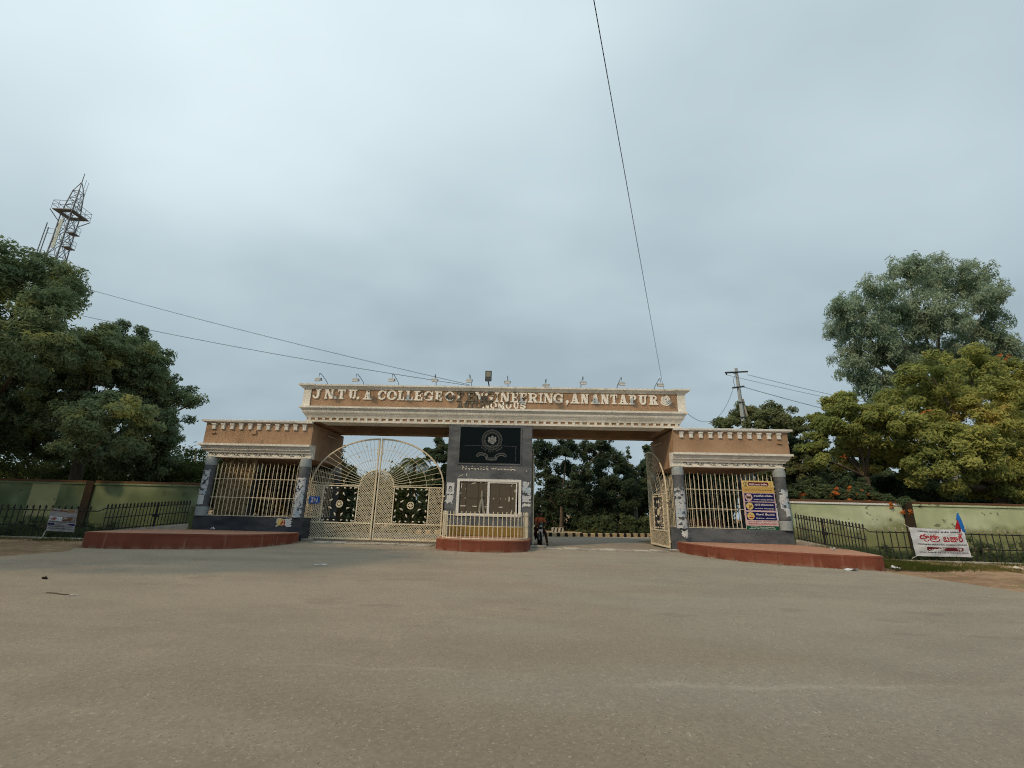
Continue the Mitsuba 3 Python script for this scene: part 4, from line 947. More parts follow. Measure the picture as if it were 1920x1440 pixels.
# ================================================================ IRON FENCES
def picket_mesh(h): return tube([(0, 0, 0), (0, 0, h - .17)], .025, 4)
fin = tube([(0, 0, -.17), (0, 0, -.145), (0, 0, -.125), (0, 0, -.105), (0, 0, -.07), (0, 0, 0)], [.024, .040, .040, .024, .044, .006], 6)
FIN_G, FIN_I = P(fin, 'finial_gold'), P(fin, 'iron')
def fence(label, flat_pts, n_flat, splay, n_splay, finm, hflat, hs, kerb_y):
    t = thing('iron_fence', label, 'fence')
    (x0, y0), (x1, y1) = flat_pts
    for z in (.62, hflat - .22):
        part(t, 'rail', beam((x0, y0, z), (x1, y1, z), .03), 'iron')
    ps = P(picket_mesh(hflat - .12), 'iron')
    rr = np.random.default_rng(int(abs(x0 * 7)))
    for i in range(n_flat):
        f = (i + .5) / n_flat
        x, y = x0 + (x1 - x0) * f, y0 + (y1 - y0) * f
        k = part(t, 'picket', ps, tw=T().translate([x, y, .12]).rotate([0, 1, 0], rr.normal(0, .8)))
        scene[k + '__finial'] = {**finm, 'to_world': T().translate([x, y, hflat])}
    (a, za), (b, zb) = splay          # from the pavilion down to the corner
    a, b = np.array(a, float), np.array(b, float)
    part(t, 'kerb', face_prism(a, b, za, zb), 'concrete')
    for dz in (.12, .62, hs - .20):
        part(t, 'rail', beam((*a, za + dz), (*b, zb + dz), .03), 'iron')
    pm_ = P(picket_mesh(hs - .05), 'iron')
    for i in range(n_splay):
        f = (i + .5) / n_splay
        q = a + (b - a) * f
        z = za + (zb - za) * f
        k = part(t, 'picket', pm_, tw=T().translate([*q, z + .05]))
        scene[k + '__finial'] = {**FIN_I, 'to_world': T().translate([*q, z + hs])}
    # bent link between the two heights of rail, and the wider post halfway along the splay
    part(t, 'link', tube([(*b, zb + hs - .20), (*(b + (np.array([x0, y0]) - b) * .55), hflat - .22), (x0, y0, hflat - .22)], .022, 4), 'iron')
    mid = a + (b - a) * .42
    part(t, 'stay', box(mid[0] - .035, mid[0] + .035, mid[1] - .035, mid[1] + .035, za + (zb - za) * .42 - .1, za + (zb - za) * .42 + hs - .05), 'iron')
    part(t, 'latch', box(mid[0] - .10, mid[0] + .16, mid[1] - .06, mid[1] - .03, za + (zb - za) * .42 + .50, za + (zb - za) * .42 + .63), 'iron')
    part(t, 'foot', box(min(x0, x1), max(x0, x1), kerb_y - .1, kerb_y + .14, -.05, .13, .02), 'concrete')
    return t


def face_prism(a, b, za, zb):
    d = (b - a) / np.linalg.norm(b - a)
    n = np.array([-d[1], d[0]]) * .13
    v = []
    for p, z in ((a, za), (b, zb)):
        for s in (-1, 1):
            v += [[*(p + s * n), -.05], [*(p + s * n), z + .05]]
    return trimesh.convex.convex_hull(np.array(v))


fence('black iron fence with pale spear tips right of the gateway', ((14.75, 20.75), (31.0, 20.75)), 58, (((13.12, 23.55), .66), ((14.62, 21.0), .26)), 23, FIN_G, 1.44, 1.28, 20.75)
fence('rusty black iron fence in the shade left of the gateway', ((-19.05, 20.15), (-36.0, 20.15)), 58, (((-17.2, 23.55), .66), ((-18.85, 20.5), .36)), 25, FIN_I, 1.48, 1.22, 20.15)

# ================================================================ BILLS, BANNERS, FLAG
def sheet_on(name, label, x0, z0, x1, z1, y, m, cat_='poster', lean=0.0, sag=.01, seed=1, torn=0.0):
    """a thin paper with slightly wavy surface and uneven edges"""
    rr = np.random.default_rng(seed)
    nx, nz = 9, 9
    v, q = [], []
    for i in range(nx):
        for j in range(nz):
            u, w = i / (nx - 1), j / (nz - 1)
            e = torn * rr.normal() if i in (0, nx - 1) or j in (0, nz - 1) else 0
            v.append([x0 + (x1 - x0) * u + lean * w + (e if i in (0, nx - 1) else 0), y - sag * (0.5 + 0.5 * math.sin(5 * u + 3 * w + seed)) , z0 + (z1 - z0) * w + (e if j in (0, nz - 1) else 0)])
    for i in range(nx - 1):
        for j in range(nz - 1):
            k = i * nz + j
            q.append([k, k + nz, k + nz + 1, k + 1])
    v = np.array(v)
    vb = v + [0, .004, 0]
    n = len(v)
    q = np.array(q)
    f = np.vstack([q, q[:, ::-1] + n])
    t = thing(name, label, cat_)
    part(t, 'sheet', (np.vstack([v, vb]), f), m, smooth=True)
    return t


def wrap(name, label, cx, cy, r, a0, a1, z0, z1, m, seed, torn=.03):
    """a bill pasted round a column, angles in degrees from the viewer's side"""
    rr = np.random.default_rng(seed)
    nx, nz = 12, 10
    v = []
    for i in range(nx):
        for j in range(nz):
            a = math.radians(a0 + (a1 - a0) * i / (nx - 1))
            ez = torn * rr.normal() if j in (0, nz - 1) else 0
            ea = torn * rr.normal() if i in (0, nx - 1) else 0
            rad = r + .008 + .008 * rr.random()
            v.append([cx + rad * math.sin(a + ea), cy - rad * math.cos(a + ea), z0 + (z1 - z0) * j / (nz - 1) + ez])
    q = [[i * nz + j, (i + 1) * nz + j, (i + 1) * nz + j + 1, i * nz + j + 1] for i in range(nx - 1) for j in range(nz - 1)]
    t = thing(name, label, 'poster')
    part(t, 'sheet', (np.array(v), np.array(q)), m, smooth=True)
    return t


wrap('poster', 'faded torn poster with dark print high on the leftmost column', -16.88, 23.98, .275, -58, 40, 2.2, 3.42, 'poster', 2)
wrap('poster', 'blank white paper pasted low on the leftmost column', -16.88, 23.98, .28, -40, 30, 1.68, 2.16, 'paper', 3, .01)
pp = wrap('poster', 'tall pale blue poster round the column left of the closed gates', -11.76, 23.98, .275, -62, 55, 1.16, 3.14, 'poster', 4, .01)
# bold pale arrow and dark strokes on that poster
part(pp, 'print', cat(*[tube([(-11.76 + .296 * math.sin(a), 23.98 - .296 * math.cos(a), z) for a, z in pts], w, 5) for pts, w in [([(-.45, 1.95), (-.1, 2.15), (.35, 2.48)], .03), ([(-.35, 1.95), (-.1, 1.93)], .03), ([(.35, 2.45), (.12, 2.05)], .025)]]), 'paper')
part(pp, 'ink_print', cat(*[tube([(-11.76 + .294 * math.sin(a), 23.98 - .294 * math.cos(a), z) for a, z in pts], w, 4) for pts, w in [([(-.6, 3.0), (.5, 3.0)], .016), ([(-.5, 2.9), (-.1, 2.92)], .02), ([(-.4, 2.8), (-.3, 2.66), (-.1, 2.7)], .022), ([(-.5, 2.55), (-.2, 2.62), (0, 2.5), (.2, 2.6)], .03), ([(-.6, 2.45), (-.3, 2.42)], .03)]]), 'ink')
wrap('poster', 'tall peeling poster round the column right of the open gates', 7.76, 23.98, .275, -70, 60, 1.10, 3.06, 'poster', 5, .012)
wrap('poster', 'small torn white scrap under the poster on the column right of the open gates', 7.76, 23.9, .35, -25, 25, .72, .98, 'paper', 6, .05)
wrap('poster', 'ragged dark remains of bills on the rightmost column', 12.88, 23.98, .272, -50, 60, 2.12, 3.08, 'poster', 11, .05)
wrap('poster', 'small white notice on the rightmost column', 12.88, 23.98, .29, -10, 38, 1.78, 2.16, 'paper', 8, .02)
wrap('poster', 'small blue sticker beside the white notice on the rightmost column', 12.88, 23.98, .29, 42, 70, 1.78, 2.10, 'sky_blue', 9, .004)
t = sheet_on('poster', 'small cream and red advertisement pasted on the dark base of the left guard pavilion', -12.76, .69, -11.98, 1.08, 23.845, 'paper', seed=4, torn=.03)
part(t, 'print', face(sbox(-12.72, .73, -12.38, 1.05), 23.832, .003), 'ochre_light')
part(t, 'print', face(union_all([Polygon([(-12.55, .78), (-12.46, .78), (-12.40, 1.0), (-12.45, 1.0)]), sbox(-12.53, .85, -12.36, .89), sbox(-12.36, .78, -12.31, 1.0), sbox(-12.56, .74, -12.28, .765)]), 23.828, .003), 'red_ink')
t = sheet_on('poster', 'white bill with a portrait left of the central window', -4.13, 2.50, -3.74, 3.07, 23.89, 'paper', seed=5, torn=.006)
part(t, 'print', face(union_all([Point(-3.94, 2.82).buffer(.075).difference(Point(-3.93, 2.79).buffer(.045)), sbox(-4.05, 2.66, -3.83, 2.675), sbox(-4.03, 2.60, -3.85, 2.612), LineString([(-4.03, 2.75), (-3.85, 2.74)]).buffer(.012)]), 23.876, .003), 'ink')
sheet_on('poster', 'torn white bill below the portrait bill left of the central window', -4.14, 2.03, -3.78, 2.46, 23.89, 'paper', seed=6, torn=.035)
sheet_on('poster', 'blue and white bill with dark print right of the central window', -.22, 2.18, .22, 3.20, 23.885, 'poster', seed=7, torn=.01)
sheet_on('poster', 'torn white strip under the blue and white bill right of the central window', -.18, 1.96, .21, 2.10, 23.885, 'paper', seed=8, torn=.035)

# information board hung on the right pavilion's bars
t = thing('notice_board', 'yellow and navy printed board with three round pictures hung on the right pavilion bars', 'board')
BX, BZ, BY = 10.93, 1.12, 23.93
W_, H_ = 1.57, 2.38
def bp(x0, z0, x1, z1): return sbox(BX + x0, BZ + z0, BX + x1, BZ + z1)
part(t, 'board', face(bp(0, 0, W_, H_), BY, .02), 'pink')
lay = BY - .02
part(t, 'header', face(bp(0.0, 1.78, W_, H_), lay, .003), 'ochre')
part(t, 'header', face(bp(0.0, 2.08, W_, H_), lay - .002, .003), 'ochre_light')
part(t, 'title_bar', face(bp(.36, 2.17, 1.26, 2.25).buffer(.06), lay - .004, .003), 'maroon')
part(t, 'lettering', face(script_text('సరగమ అలట పాఠశాల', BX + .34, BZ + 2.155, .10, width=.92), lay - .006, .003), 'white_paint')
part(t, 'lettering', face(script_text('జగనట సగత పాఠశాల అనతపరమ', BX + .1, BZ + 1.90, .05, width=1.36), lay - .002, .003), 'maroon')
part(t, 'logo', face(union_all([Point(BX + .17, BZ + 2.22).buffer(.10).difference(Point(BX + .17, BZ + 2.22).buffer(.075)), sbox(BX + .155, BZ + 2.15, BX + .185, BZ + 2.29), sbox(BX + .09, BZ + 2.09, BX + .26, BZ + 2.105)]), lay - .004, .003), 'ink')
part(t, 'logo', face(union_all([LineString(arc(BX + 1.43, BZ + 2.25, .05, .07, 0, 250)).buffer(.02), LineString([(BX + 1.44, BZ + 2.19), (BX + 1.40, BZ + 2.10)]).buffer(.025)]), lay - .004, .003), 'ochre')
for k, (z, main, sub) in enumerate([(1.36, 'శాసతరీయ సగీతమ', 'పాఠశాల మరియ తరగతల'), (.93, 'కచిపడి భరతనాటయమ', 'జానపద నాటయమ'), (.46, 'గిటార కీబరడ', 'పాఠశాల తరగతల')]):
    part(t, 'stripe', face(bp(.06, z, W_ - .05, z + .39), lay, .003), 'navy')
    part(t, 'picture', face(Point(BX + .27, BZ + z + .195).buffer(.175), lay - .003, .003), 'ochre_light' if k else 'pink', label='round picture on the printed board')
    part(t, 'picture_motif', face([union_all([sbox(BX + .16, BZ + z + .13, BX + .38, BZ + z + .24), sbox(BX + .14, BZ + z + .22, BX + .19, BZ + z + .28)]), union_all([Polygon([(BX + .2, BZ + z + .08), (BX + .32, BZ + z + .1), (BX + .27, BZ + z + .3)]), Point(BX + .34, BZ + z + .2).buffer(.05)]), union_all([LineString([(BX + .14, BZ + z + .28), (BX + .36, BZ + z + .2)]).buffer(.012), Polygon([(BX + .16, BZ + z + .1), (BX + .36, BZ + z + .08), (BX + .38, BZ + z + .14), (BX + .22, BZ + z + .15)])])][k], lay - .006, .003), ['post_brown', 'yellow_wall', 'red_ink'][k])
    part(t, 'lettering', face(script_text(main, BX + .52, BZ + z + .235, .085, width=.92), lay - .003, .003), 'white_paint')
    part(t, 'lettering', face(script_text(sub, BX + .50, BZ + z + .07, .05, width=.97), lay - .003, .003), 'white_paint')
part(t, 'stripe', face(bp(0, 0, W_, .19), lay, .003), 'green_ink')
part(t, 'lettering', face(script_text('పాఠశాల కరత తరగతల', BX + .2, BZ + .115, .04, width=1.15), lay - .003, .003), 'white_paint')
part(t, 'lettering', face(script_text('జానపద శాల తరగతల అనత', BX + .1, BZ + .035, .04, width=1.3), lay - .003, .003), 'white_paint')
part(t, 'lettering', face(script_text('తరగతల జరగచననవి', BX + .1, BZ + .255, .07, width=1.38), lay, .003), 'red_ink')
part(t, 'lettering', face(script_text('పాఠశాల మరియ', BX + .1, BZ + .385, .03, width=1.38), lay, .003), 'ink')
for z in (.35, 1.75):
    part(t, 'tie', bar((BX + W_ - .02, BY - .01, BZ + z), (BX + W_ + .12, 24.0, BZ + z + .02), .012), 'gate_cream')


def banner(label, corners, y, m, seed):
    """cloth hung by its corners: bl, br, tr, tl in (x, z), bellied and creased"""
    bl, br, tr, tl = [np.array(c, float) for c in corners]
    nx, nz = 26, 16
    def pos(u, w):
        p = (bl * (1 - u) + br * u) * (1 - w) + (tl * (1 - u) + tr * u) * w
        sagz = -.035 * math.sin(math.pi * u) * w
        yy = y - .05 * math.sin(math.pi * u) * math.sin(math.pi * w) + .012 * math.sin(9 * u + 5 * w + seed) + .010 * math.sin(17 * (u - w) + seed)
        return np.array([p[0], yy, p[1] + sagz])
    v = np.array([pos(i / (nx - 1), j / (nz - 1)) for i in range(nx) for j in range(nz)])
    q = np.array([[i * nz + j, (i + 1) * nz + j, (i + 1) * nz + j + 1, i * nz + j + 1] for i in range(nx - 1) for j in range(nz - 1)])
    t = thing('banner', label, 'banner')
    part(t, 'cloth', (v, q), m, smooth=True)
    def put(name, g, ink):
        """flat print laid on the cloth: g in unit (u, w) coordinates"""
        g = g.segmentize(.03)
        vs, fs = [], []
        for pl in polys(g):
            vv, ff = trimesh.creation.triangulate_polygon(pl, engine='earcut')
            fs.append(np.array(ff) + sum(map(len, vs)))
            vs.append(np.array([pos(a, b) - [0, .007, 0] for a, b in vv]))
        part(t, name, (np.vstack(vs), np.vstack(fs)), ink)
    return t, put


t, put = banner('white banner with red lettering and a maroon date strip tied to the right iron fence', [(16.30, .30), (18.52, .31), (18.48, 1.42), (16.22, 1.45)], 20.68, 'banner_white', 1)
def fit(g, u0, w0, u1, w1):
    a, b, c, d = g.bounds
    return affinity.affine_transform(g, [(u1 - u0) / (c - a), 0, 0, (w1 - w0) / (d - b), u0 - a * (u1 - u0) / (c - a), w0 - b * (w1 - w0) / (d - b)])
# the two large words: base letters with their under-hung second consonants
def under(x, k=1.0): return [LineString([(x - 8 * k, -6), (x - 4 * k, -14), (x + 8 * k, -15), (x + 17 * k, -9), (x + 20 * k, -2)]).buffer(3.2)]
w1 = union_all([script_text('దా', 0, 0, 44), *under(34), script_text('కా', 64, 0, 44), LineString([(64, 12), (62, -6), (70, -15), (96, -16), (112, -8), (114, 2)]).buffer(3.4)])
w2 = script_text('బజార్', 0, 0, 44)
put('lettering', fit(w1, .14, .52, .50, .80), 'red_ink')
put('lettering', fit(w2, .56, .535, .95, .85), 'red_ink')
put('lettering', fit(script_text('అనతపరమ పటటణమల', 0, 0, 44), .15, .865, .53, .925), 'ink')
put('lettering', fit(script_text('జాతర', 0, 0, 44), .555, .865, .70, .93), 'ink')
put('lettering', fit(script_text('సమపమన', 0, 0, 44), .725, .865, .93, .925), 'ink')
put('lettering', fit(script_text('ఈవ'.replace('ఈ', 'అ') + 'సతవల తయరచసిన వసతవల పరదరశన', 0, 0, 44), .08, .405, .97, .465), 'ink')
put('date_strip', LineString([(.26, .27), (.84, .27)]).buffer(1, cap_style='round').simplify(.05) if False else affinity.scale(sbox(.22, .20, .88, .335).buffer(-.03).buffer(.03), 1, 1), 'maroon')
def mesh_to_poly(s, h, bold):
    m = latin(s, h, bold)
    tri = m.triangles[np.abs(m.face_normals[:, 2]) > .9]
    return union_all([Polygon(q[:, :2]).buffer(1e-4) for q in tri[tri[:, :, 2].mean(1) < .002]])
put('lettering', fit(mesh_to_poly('29', .1, True), .25, .225, .335, .315).simplify(.002), 'white_paint')
put('lettering', fit(mesh_to_poly('th', .1, True), .345, .225, .395, .275).simplify(.002), 'white_paint')
put('lettering', fit(mesh_to_poly('LAST DATE', .1, True), .43, .225, .855, .305).simplify(.002), 'white_paint')
put('lettering', fit(script_text('జాలల మహళా సమఖయ అనతపరమ జాలల', 0, 0, 44), .08, .125, .97, .175), 'ink')
for (x, z), (x2, z2) in [((16.22, 1.45), (16.05, 1.60)), ((18.48, 1.42), (18.62, 1.50)), ((16.30, .30), (16.15, .2)), ((18.52, .31), (18.66, .36))]:
    part(t, 'tie', bar((x, 20.67, z), (x2, 20.74, z2), .008), 'white_paint')
t, put = banner('faded printed banner in the shade tied to the left iron fence', [(-20.80, .40), (-19.55, .37), (-19.62, 1.33), (-20.90, 1.38)], 20.02, 'banner_dull', 4)
put('strip', sbox(.01, .84, .99, .985), 'ochre_dull')
put('strip', sbox(.04, .46, .54, .64), 'banner_white')
put('strip', sbox(.56, .46, .97, .64), 'coping_brown')
put('lettering', fit(script_text('అనతపరమ', 0, 0, 44), .06, .49, .50, .61), 'red_ink')
put('lettering', fit(mesh_to_poly('DIRECT', .1, True), .60, .49, .95, .61).simplify(.002), 'tape')
put('lettering', fit(script_text('పరవశాల కరత జరగచననవి', 0, 0, 44), .05, .87, .9, .95), 'maroon')
put('strip', sbox(.02, .27, .98, .35), 'navy')
for k, z in enumerate((.40, .20, .11)):
    put('lettering', fit(script_text('తరగతల మరియ పాఠశాల వవరాల', 0, 0, 44), .06, z, .94, z + .045), 'ink')
part(t, 'tie', bar((-20.80, 20.0, .40), (-20.92, 20.05, .12), .02), 'white_paint')
# folded flag standing behind the white banner
t = thing('flag', 'rolled red and blue flag on a stick behind the white banner', 'flag')
part(t, 'stick', bar((18.38, 20.8, .3), (18.46, 20.8, 2.06), .012), 'post_brown')
part(t, 'cloth', tube([(18.47, 20.78, 2.08), (18.45, 20.77, 1.85), (18.46, 20.77, 1.6), (18.49, 20.77, 1.35), (18.5, 20.78, 1.2)], [.02, .075, .10, .10, .06], 9), 'flag_blue', smooth=True, label='blue half of the folded flag')
part(t, 'cloth', tube([(18.38, 20.76, 1.78), (18.35, 20.76, 1.6), (18.31, 20.76, 1.38), (18.30, 20.76, 1.2)], [.02, .06, .09, .05], 9), 'flag_red', smooth=True, label='red half of the folded flag')

# ================================================================ LAMPS ON THE ROOF
arm = P(tube([(0, 0, 0), (0, 0, .10), (0, -.12, .22), (0, -.55, .36), (0, -.92, .45), (0, -1.05, .44), (0, -1.08, .36), (0, -1.08, .14)], .017, 6), 'steel_dark', smooth=True)
lampb = P(cat(box(-.16, .16, -1.20, -.97, .03, .13, .015), box(-.14, .14, -1.16, -1.0, .13, .16, .01)), 'lamp_body')
lglass = P(box(-.145, .145, -1.235, -1.15, -.045, .035, .01), 'lamp_glass')
lbrk = P(cat(bar((-.17, -1.08, .06), (-.17, -1.08, .15), .012), bar((.17, -1.08, .06), (.17, -1.08, .15), .012), bar((-.17, -1.08, .15), (.17, -1.08, .15), .012)), 'steel_dark')
XL = [-11.3, -9.22, -7.24, -5.14, -3.14, -1.12, .91, 2.9, 4.88, 6.92]
order = ['leftmost hooded floodlight on the roof edge', 'second roof floodlight from the left end', 'third roof floodlight from the left end', 'fourth roof floodlight from the left end', 'roof floodlight just left of the dark upright lamp', 'roof floodlight just right of the dark upright lamp',
         'drooping roof floodlight hanging against the coping', 'third roof floodlight from the right end', 'second roof floodlight from the right end', 'rightmost roof floodlight beside the tall overhead wire']
for i, x in enumerate(XL):
    rr = np.random.default_rng(60 + i)
    t = thing('floodlight', order[i] + ' on a bent arm', 'lamp', 'floodlights along the roof edge')
    drop = -.27 if i == 6 else rr.normal(0, .03)
    tw = T().translate([x, 24.22, 8.25]).rotate([0, 0, 1], rr.normal(0, 3)).rotate([1, 0, 0], (9 if i == 6 else rr.normal(0, 1.0)))
    part(t, 'arm', arm, tw=tw)
    part(t, 'bracket', lbrk, tw=tw)
    part(t, 'housing', lampb, tw=tw)
    part(t, 'glass', lglass, tw=tw)
t = thing('upright_lamp', 'dark upright rectangular lamp on a short post at the middle of the roof edge', 'lamp')
part(t, 'post', tube([(-2.16, 24.5, 8.22), (-2.2, 24.5, 8.45), (-2.26, 24.45, 8.75)], .035, 8), 'steel_dark')
part(t, 'housing', box(-2.44, -2.07, 24.38, 24.48, 8.72, 9.34, .03), 'steel_dark')
part(t, 'panel', box(-2.38, -2.13, 24.37, 24.385, 8.98, 9.28), 'cloth_grey')

# ================================================================ POLES, WIRES, TOWER
def catenary(a, b, sag, n=26):
    a, b = np.array(a, float), np.array(b, float)
    u = np.linspace(0, 1, n)[:, None]
    p = a + (b - a) * u
    p[:, 2] -= sag * 4 * (u * (1 - u))[:, 0]
    return p


def wire(label, a, b, sag, r):
    single('overhead_wire', label, 'wire', tube(catenary(a, b, sag), r, 5), 'wire', smooth=True)


t = thing('utility_pole', 'grey concrete utility pole with two dark cross arms rising behind the right guard pavilion', 'utility pole')
part(t, 'pole', tube([(15.4, 32, 0), (15.24, 32, 7.8), (15.14, 32, 12.2)], [.24, .17, .11], 4), 'cap_grey')
part(t, 'cross_arm', beam((14.15, 31.6, 11.72), (16.05, 32.2, 12.02), .09), 'steel_dark')
part(t, 'cross_arm', beam((14.60, 31.7, 10.62), (15.62, 32.1, 10.86), .09), 'steel_dark')
for x, z in ((14.3, 11.60), (14.85, 11.66), (15.6, 11.80)):
    part(t, 'insulator', lathe([(.02, 0), (.05, .02), (.05, .08), (.02, .12)], 8, (x, 31.75, z)), 'steel_dark')
for z in (8.2, 8.5, 9.6):
    part(t, 'band', box(15.24 - .02 * (z - 7.8) - .17, 15.24 - .02 * (z - 7.8) + .17, 31.82, 32.2, z, z + .05), 'steel_dark')
part(t, 'strut', tube([(15.75, 32.1, 7.3), (15.42, 32.1, 9.9)], .07, 6), 'concrete')
part(t, 'loop', tube([(14.9, 31.8, 11.6), (14.75, 31.8, 11.2), (14.82, 31.8, 10.75)], .015, 5), 'wire')
t = thing('utility_pole', 'distant slim utility pole with a cross arm left of the left guard pavilion', 'utility pole')
part(t, 'pole', tube([(-32.6, 45, 0), (-33.2, 45, 4.2), (-33.6, 45, 7.2)], [.17, .15, .11], 6), 'concrete')
part(t, 'cross_arm', beam((-34.3, 44.9, 6.84), (-32.9, 45.1, 6.84), .07), 'steel_dark')
part(t, 'cross_arm', beam((-33.75, 44.9, 5.5), (-33.0, 45.1, 5.5), .06), 'steel_dark')
wire('long black overhead wire running up over the viewer from the right end of the roof', (7.45, 24.3, 8.28), (-3.2, -7.4, 8.7), .10, .0075)
wire('upper black wire from the roof middle to the left trees', (-3.3, 24.4, 8.5), (-43.4, 28.3, 19.6), .35, .013)
wire('lower black wire from the roof middle to the left trees', (-3.3, 24.4, 8.45), (-43.7, 28.3, 17.0), .5, .014)
wire('sagging thin wire between the right roof end and the concrete utility pole', (8.45, 24.2, 7.15), (14.65, 31.75, 10.55), 1.35, .012)
wire('topmost thin wire leaving the concrete utility pole to the right', (15.95, 32.1, 11.75), (52, 40, 8.6), .7, .014)
wire('middle thin wire leaving the concrete utility pole to the right', (14.3, 31.75, 11.6), (52, 40, 8.2), .6, .012)
wire('thick wire from the lower cross arm of the concrete utility pole to the right', (15.6, 32.1, 10.8), (52, 40, 6.6), .8, .018)
wire('lowest thin wire leaving the concrete utility pole to the right', (15.3, 32.1, 9.5), (52, 40, 6.0), .7, .012)

_n0 = len(scene)
t = thing('telecom_tower', 'lattice telecom tower with platforms and antennas above the left trees', 'tower')
TX, TY = -61.2, 50.0
hw = lambda z: .80 + max(0, (34 - z)) * .02
zs = [8, 12, 16, 20, 23.5, 26.5, 29.5, 32, 34.3, 36.4, 38.4]
cr = [(-1, -1), (1, -1), (1, 1), (-1, 1)]
part(t, 'leg', cat(*[tube([(TX + sx * 1.4, TY + sy * 1.4, 0), *[(TX + sx * hw(z), TY + sy * hw(z), z) for z in zs], (TX + sx * .48, TY + sy * .48, 42.0)], .085, 5) for sx, sy in cr]), 'tower_steel')
br_ = []
for za, zb in zip(zs[:-1], zs[1:]):
    for k in range(4):
        (ax, ay), (bx_, by_) = cr[k], cr[(k + 1) % 4]
        br_.append(bar((TX + ax * hw(za), TY + ay * hw(za), za), (TX + bx_ * hw(zb), TY + by_ * hw(zb), zb), .05, 4))
        br_.append(bar((TX + bx_ * hw(za), TY + by_ * hw(za), za), (TX + ax * hw(zb), TY + ay * hw(zb), zb), .05, 4))
        br_.append(bar((TX + ax * hw(zb), TY + ay * hw(zb), zb), (TX + bx_ * hw(zb), TY + by_ * hw(zb), zb), .05, 4))
for z in (39.6, 40.8, 42.0):
    w = .80 - (z - 38.4) * .089
    for k in range(4):
        (ax, ay), (bx_, by_) = cr[k], cr[(k + 1) % 4]
        br_.append(bar((TX + ax * w, TY + ay * w, z), (TX + bx_ * w, TY + by_ * w, z), .05, 4))
        br_.append(bar((TX + ax * w, TY + ay * w, z), (TX + bx_ * w * 1.1, TY + by_ * w * 1.1, z - 1.2), .04, 4))
part(t, 'brace', cat(*br_), 'tower_steel', kind='stuff')
part(t, 'mast', tube([(TX, TY, 42.0), (TX, TY, 45.0)], [.08, .05], 6), 'tower_steel')
part(t, 'spire', cat(*[bar((TX + sx * .48, TY + sy * .48, 42.0), (TX, TY, 43.6), .06, 5) for sx, sy in cr]), 'tower_steel')
dk = sbox(TX - 1.6, TY - 1.6, TX + 1.6, TY + 1.6).difference(sbox(TX - .8, TY - .8, TX + .8, TY + .8))
pl = part(t, 'platform', flat(dk, 38.38, 38.5), 'tower_steel')
rls = []
for k in range(4):
    (ax, ay), (bx_, by_) = cr[k], cr[(k + 1) % 4]
    a, b = np.array([TX + ax * 1.56, TY + ay * 1.8]), np.array([TX + bx_ * 1.56, TY + by_ * 1.8])
    for z in (39.0, 39.6): rls.append(bar((*a, z), (*b, z), .035, 4))
    for f in (0, .33, .67): rls.append(bar((*(a + (b - a) * f), 38.4), (*(a + (b - a) * f), 39.6), .035, 4))
    rls.append(bar((TX + ax * .8, TY + ay * .8, 37.0), (TX + ax * 1.75, TY + ay * 1.75, 38.3), .06, 4))
part(pl, 'guard_rail', cat(*rls), 'tower_steel')
for z in (34.3, 36.4, 31.6):
    q = part(t, 'side_platform', box(TX + .8, TX + 1.9, TY - .6, TY + .6, z - .93, z - .83), 'tower_steel')
    part(q, 'guard_rail', cat(*[bar((TX + 1.86, TY - .56, z - .85 + h), (TX + 1.86, TY + .56, z - .85 + h), .03, 4) for h in (.5, 1.0)], *[bar((TX + .85, TY - .56, z - .85 + h), (TX + 1.86, TY - .56, z - .85 + h), .03, 4) for h in (.5, 1.0)],
                              *[bar((TX + 1.86, TY + s, z - .85), (TX + 1.86, TY + s, z + .15), .03, 4) for s in (-.56, 0, .56)], bar((TX + 1.8, TY, z - .9), (TX + .85, TY, z - 2.3), .05, 4)), 'tower_steel')
for x, z0, z1 in ((-1.15, 33.0, 37.2), (-1.5, 29.0, 31.4)):
    part(t, 'cover_panel', box(TX + x + .75, TX + x + 1.30, TY - 1.0, TY - .9, z0, z1, .02), 'tower_white', label='pale vertical panel on the tower face')
for x, y, z0, z1, r in ((-2.2, -1, 31.5, 36.6, .07), (-1.75, -1, 30.6, 35.9, .07), (-2.7, -1, 28.8, 31.4, .14), (-2.0, -1, 28.6, 30.8, .06), (1.9, -1.0, 25.6, 29.6, .07), (1.6, -.9, 38.5, 43.4, .03), (2.1, -.9, 38.5, 43.0, .03)):
    a = part(t, 'antenna', tube([(TX + x, TY + y, z0), (TX + x, TY + y, z1)], r, 6), 'tower_steel')
    if x < 0 or z1 < 30:
        part(a, 'outrigger', tube([(TX + x, TY + y, z0 + .5), (TX + math.copysign(.8, x), TY + y * .7, z0 + .5), (TX + math.copysign(.8, x), TY + y * .7, z1 - .8), (TX + x, TY + y, z1 - .8)], .035, 4), 'tower_steel')
part(t, 'ladder_rung', cat(*[bar((TX + 1.6, TY - .9, z), (TX + 2.1, TY - .9, z), .025, 4) for z in np.arange(38.8, 42, .5)]), 'tower_steel', kind='stuff')

for k in list(scene)[_n0:]:       # the tower stands turned on its base
    if k.startswith('telecom_tower'):
        scene[k]['to_world'] = T().translate([TX, TY, 0]).rotate([0, 0, 1], 4).scale([.8, .8, 1]).translate([-TX, -TY, 0])

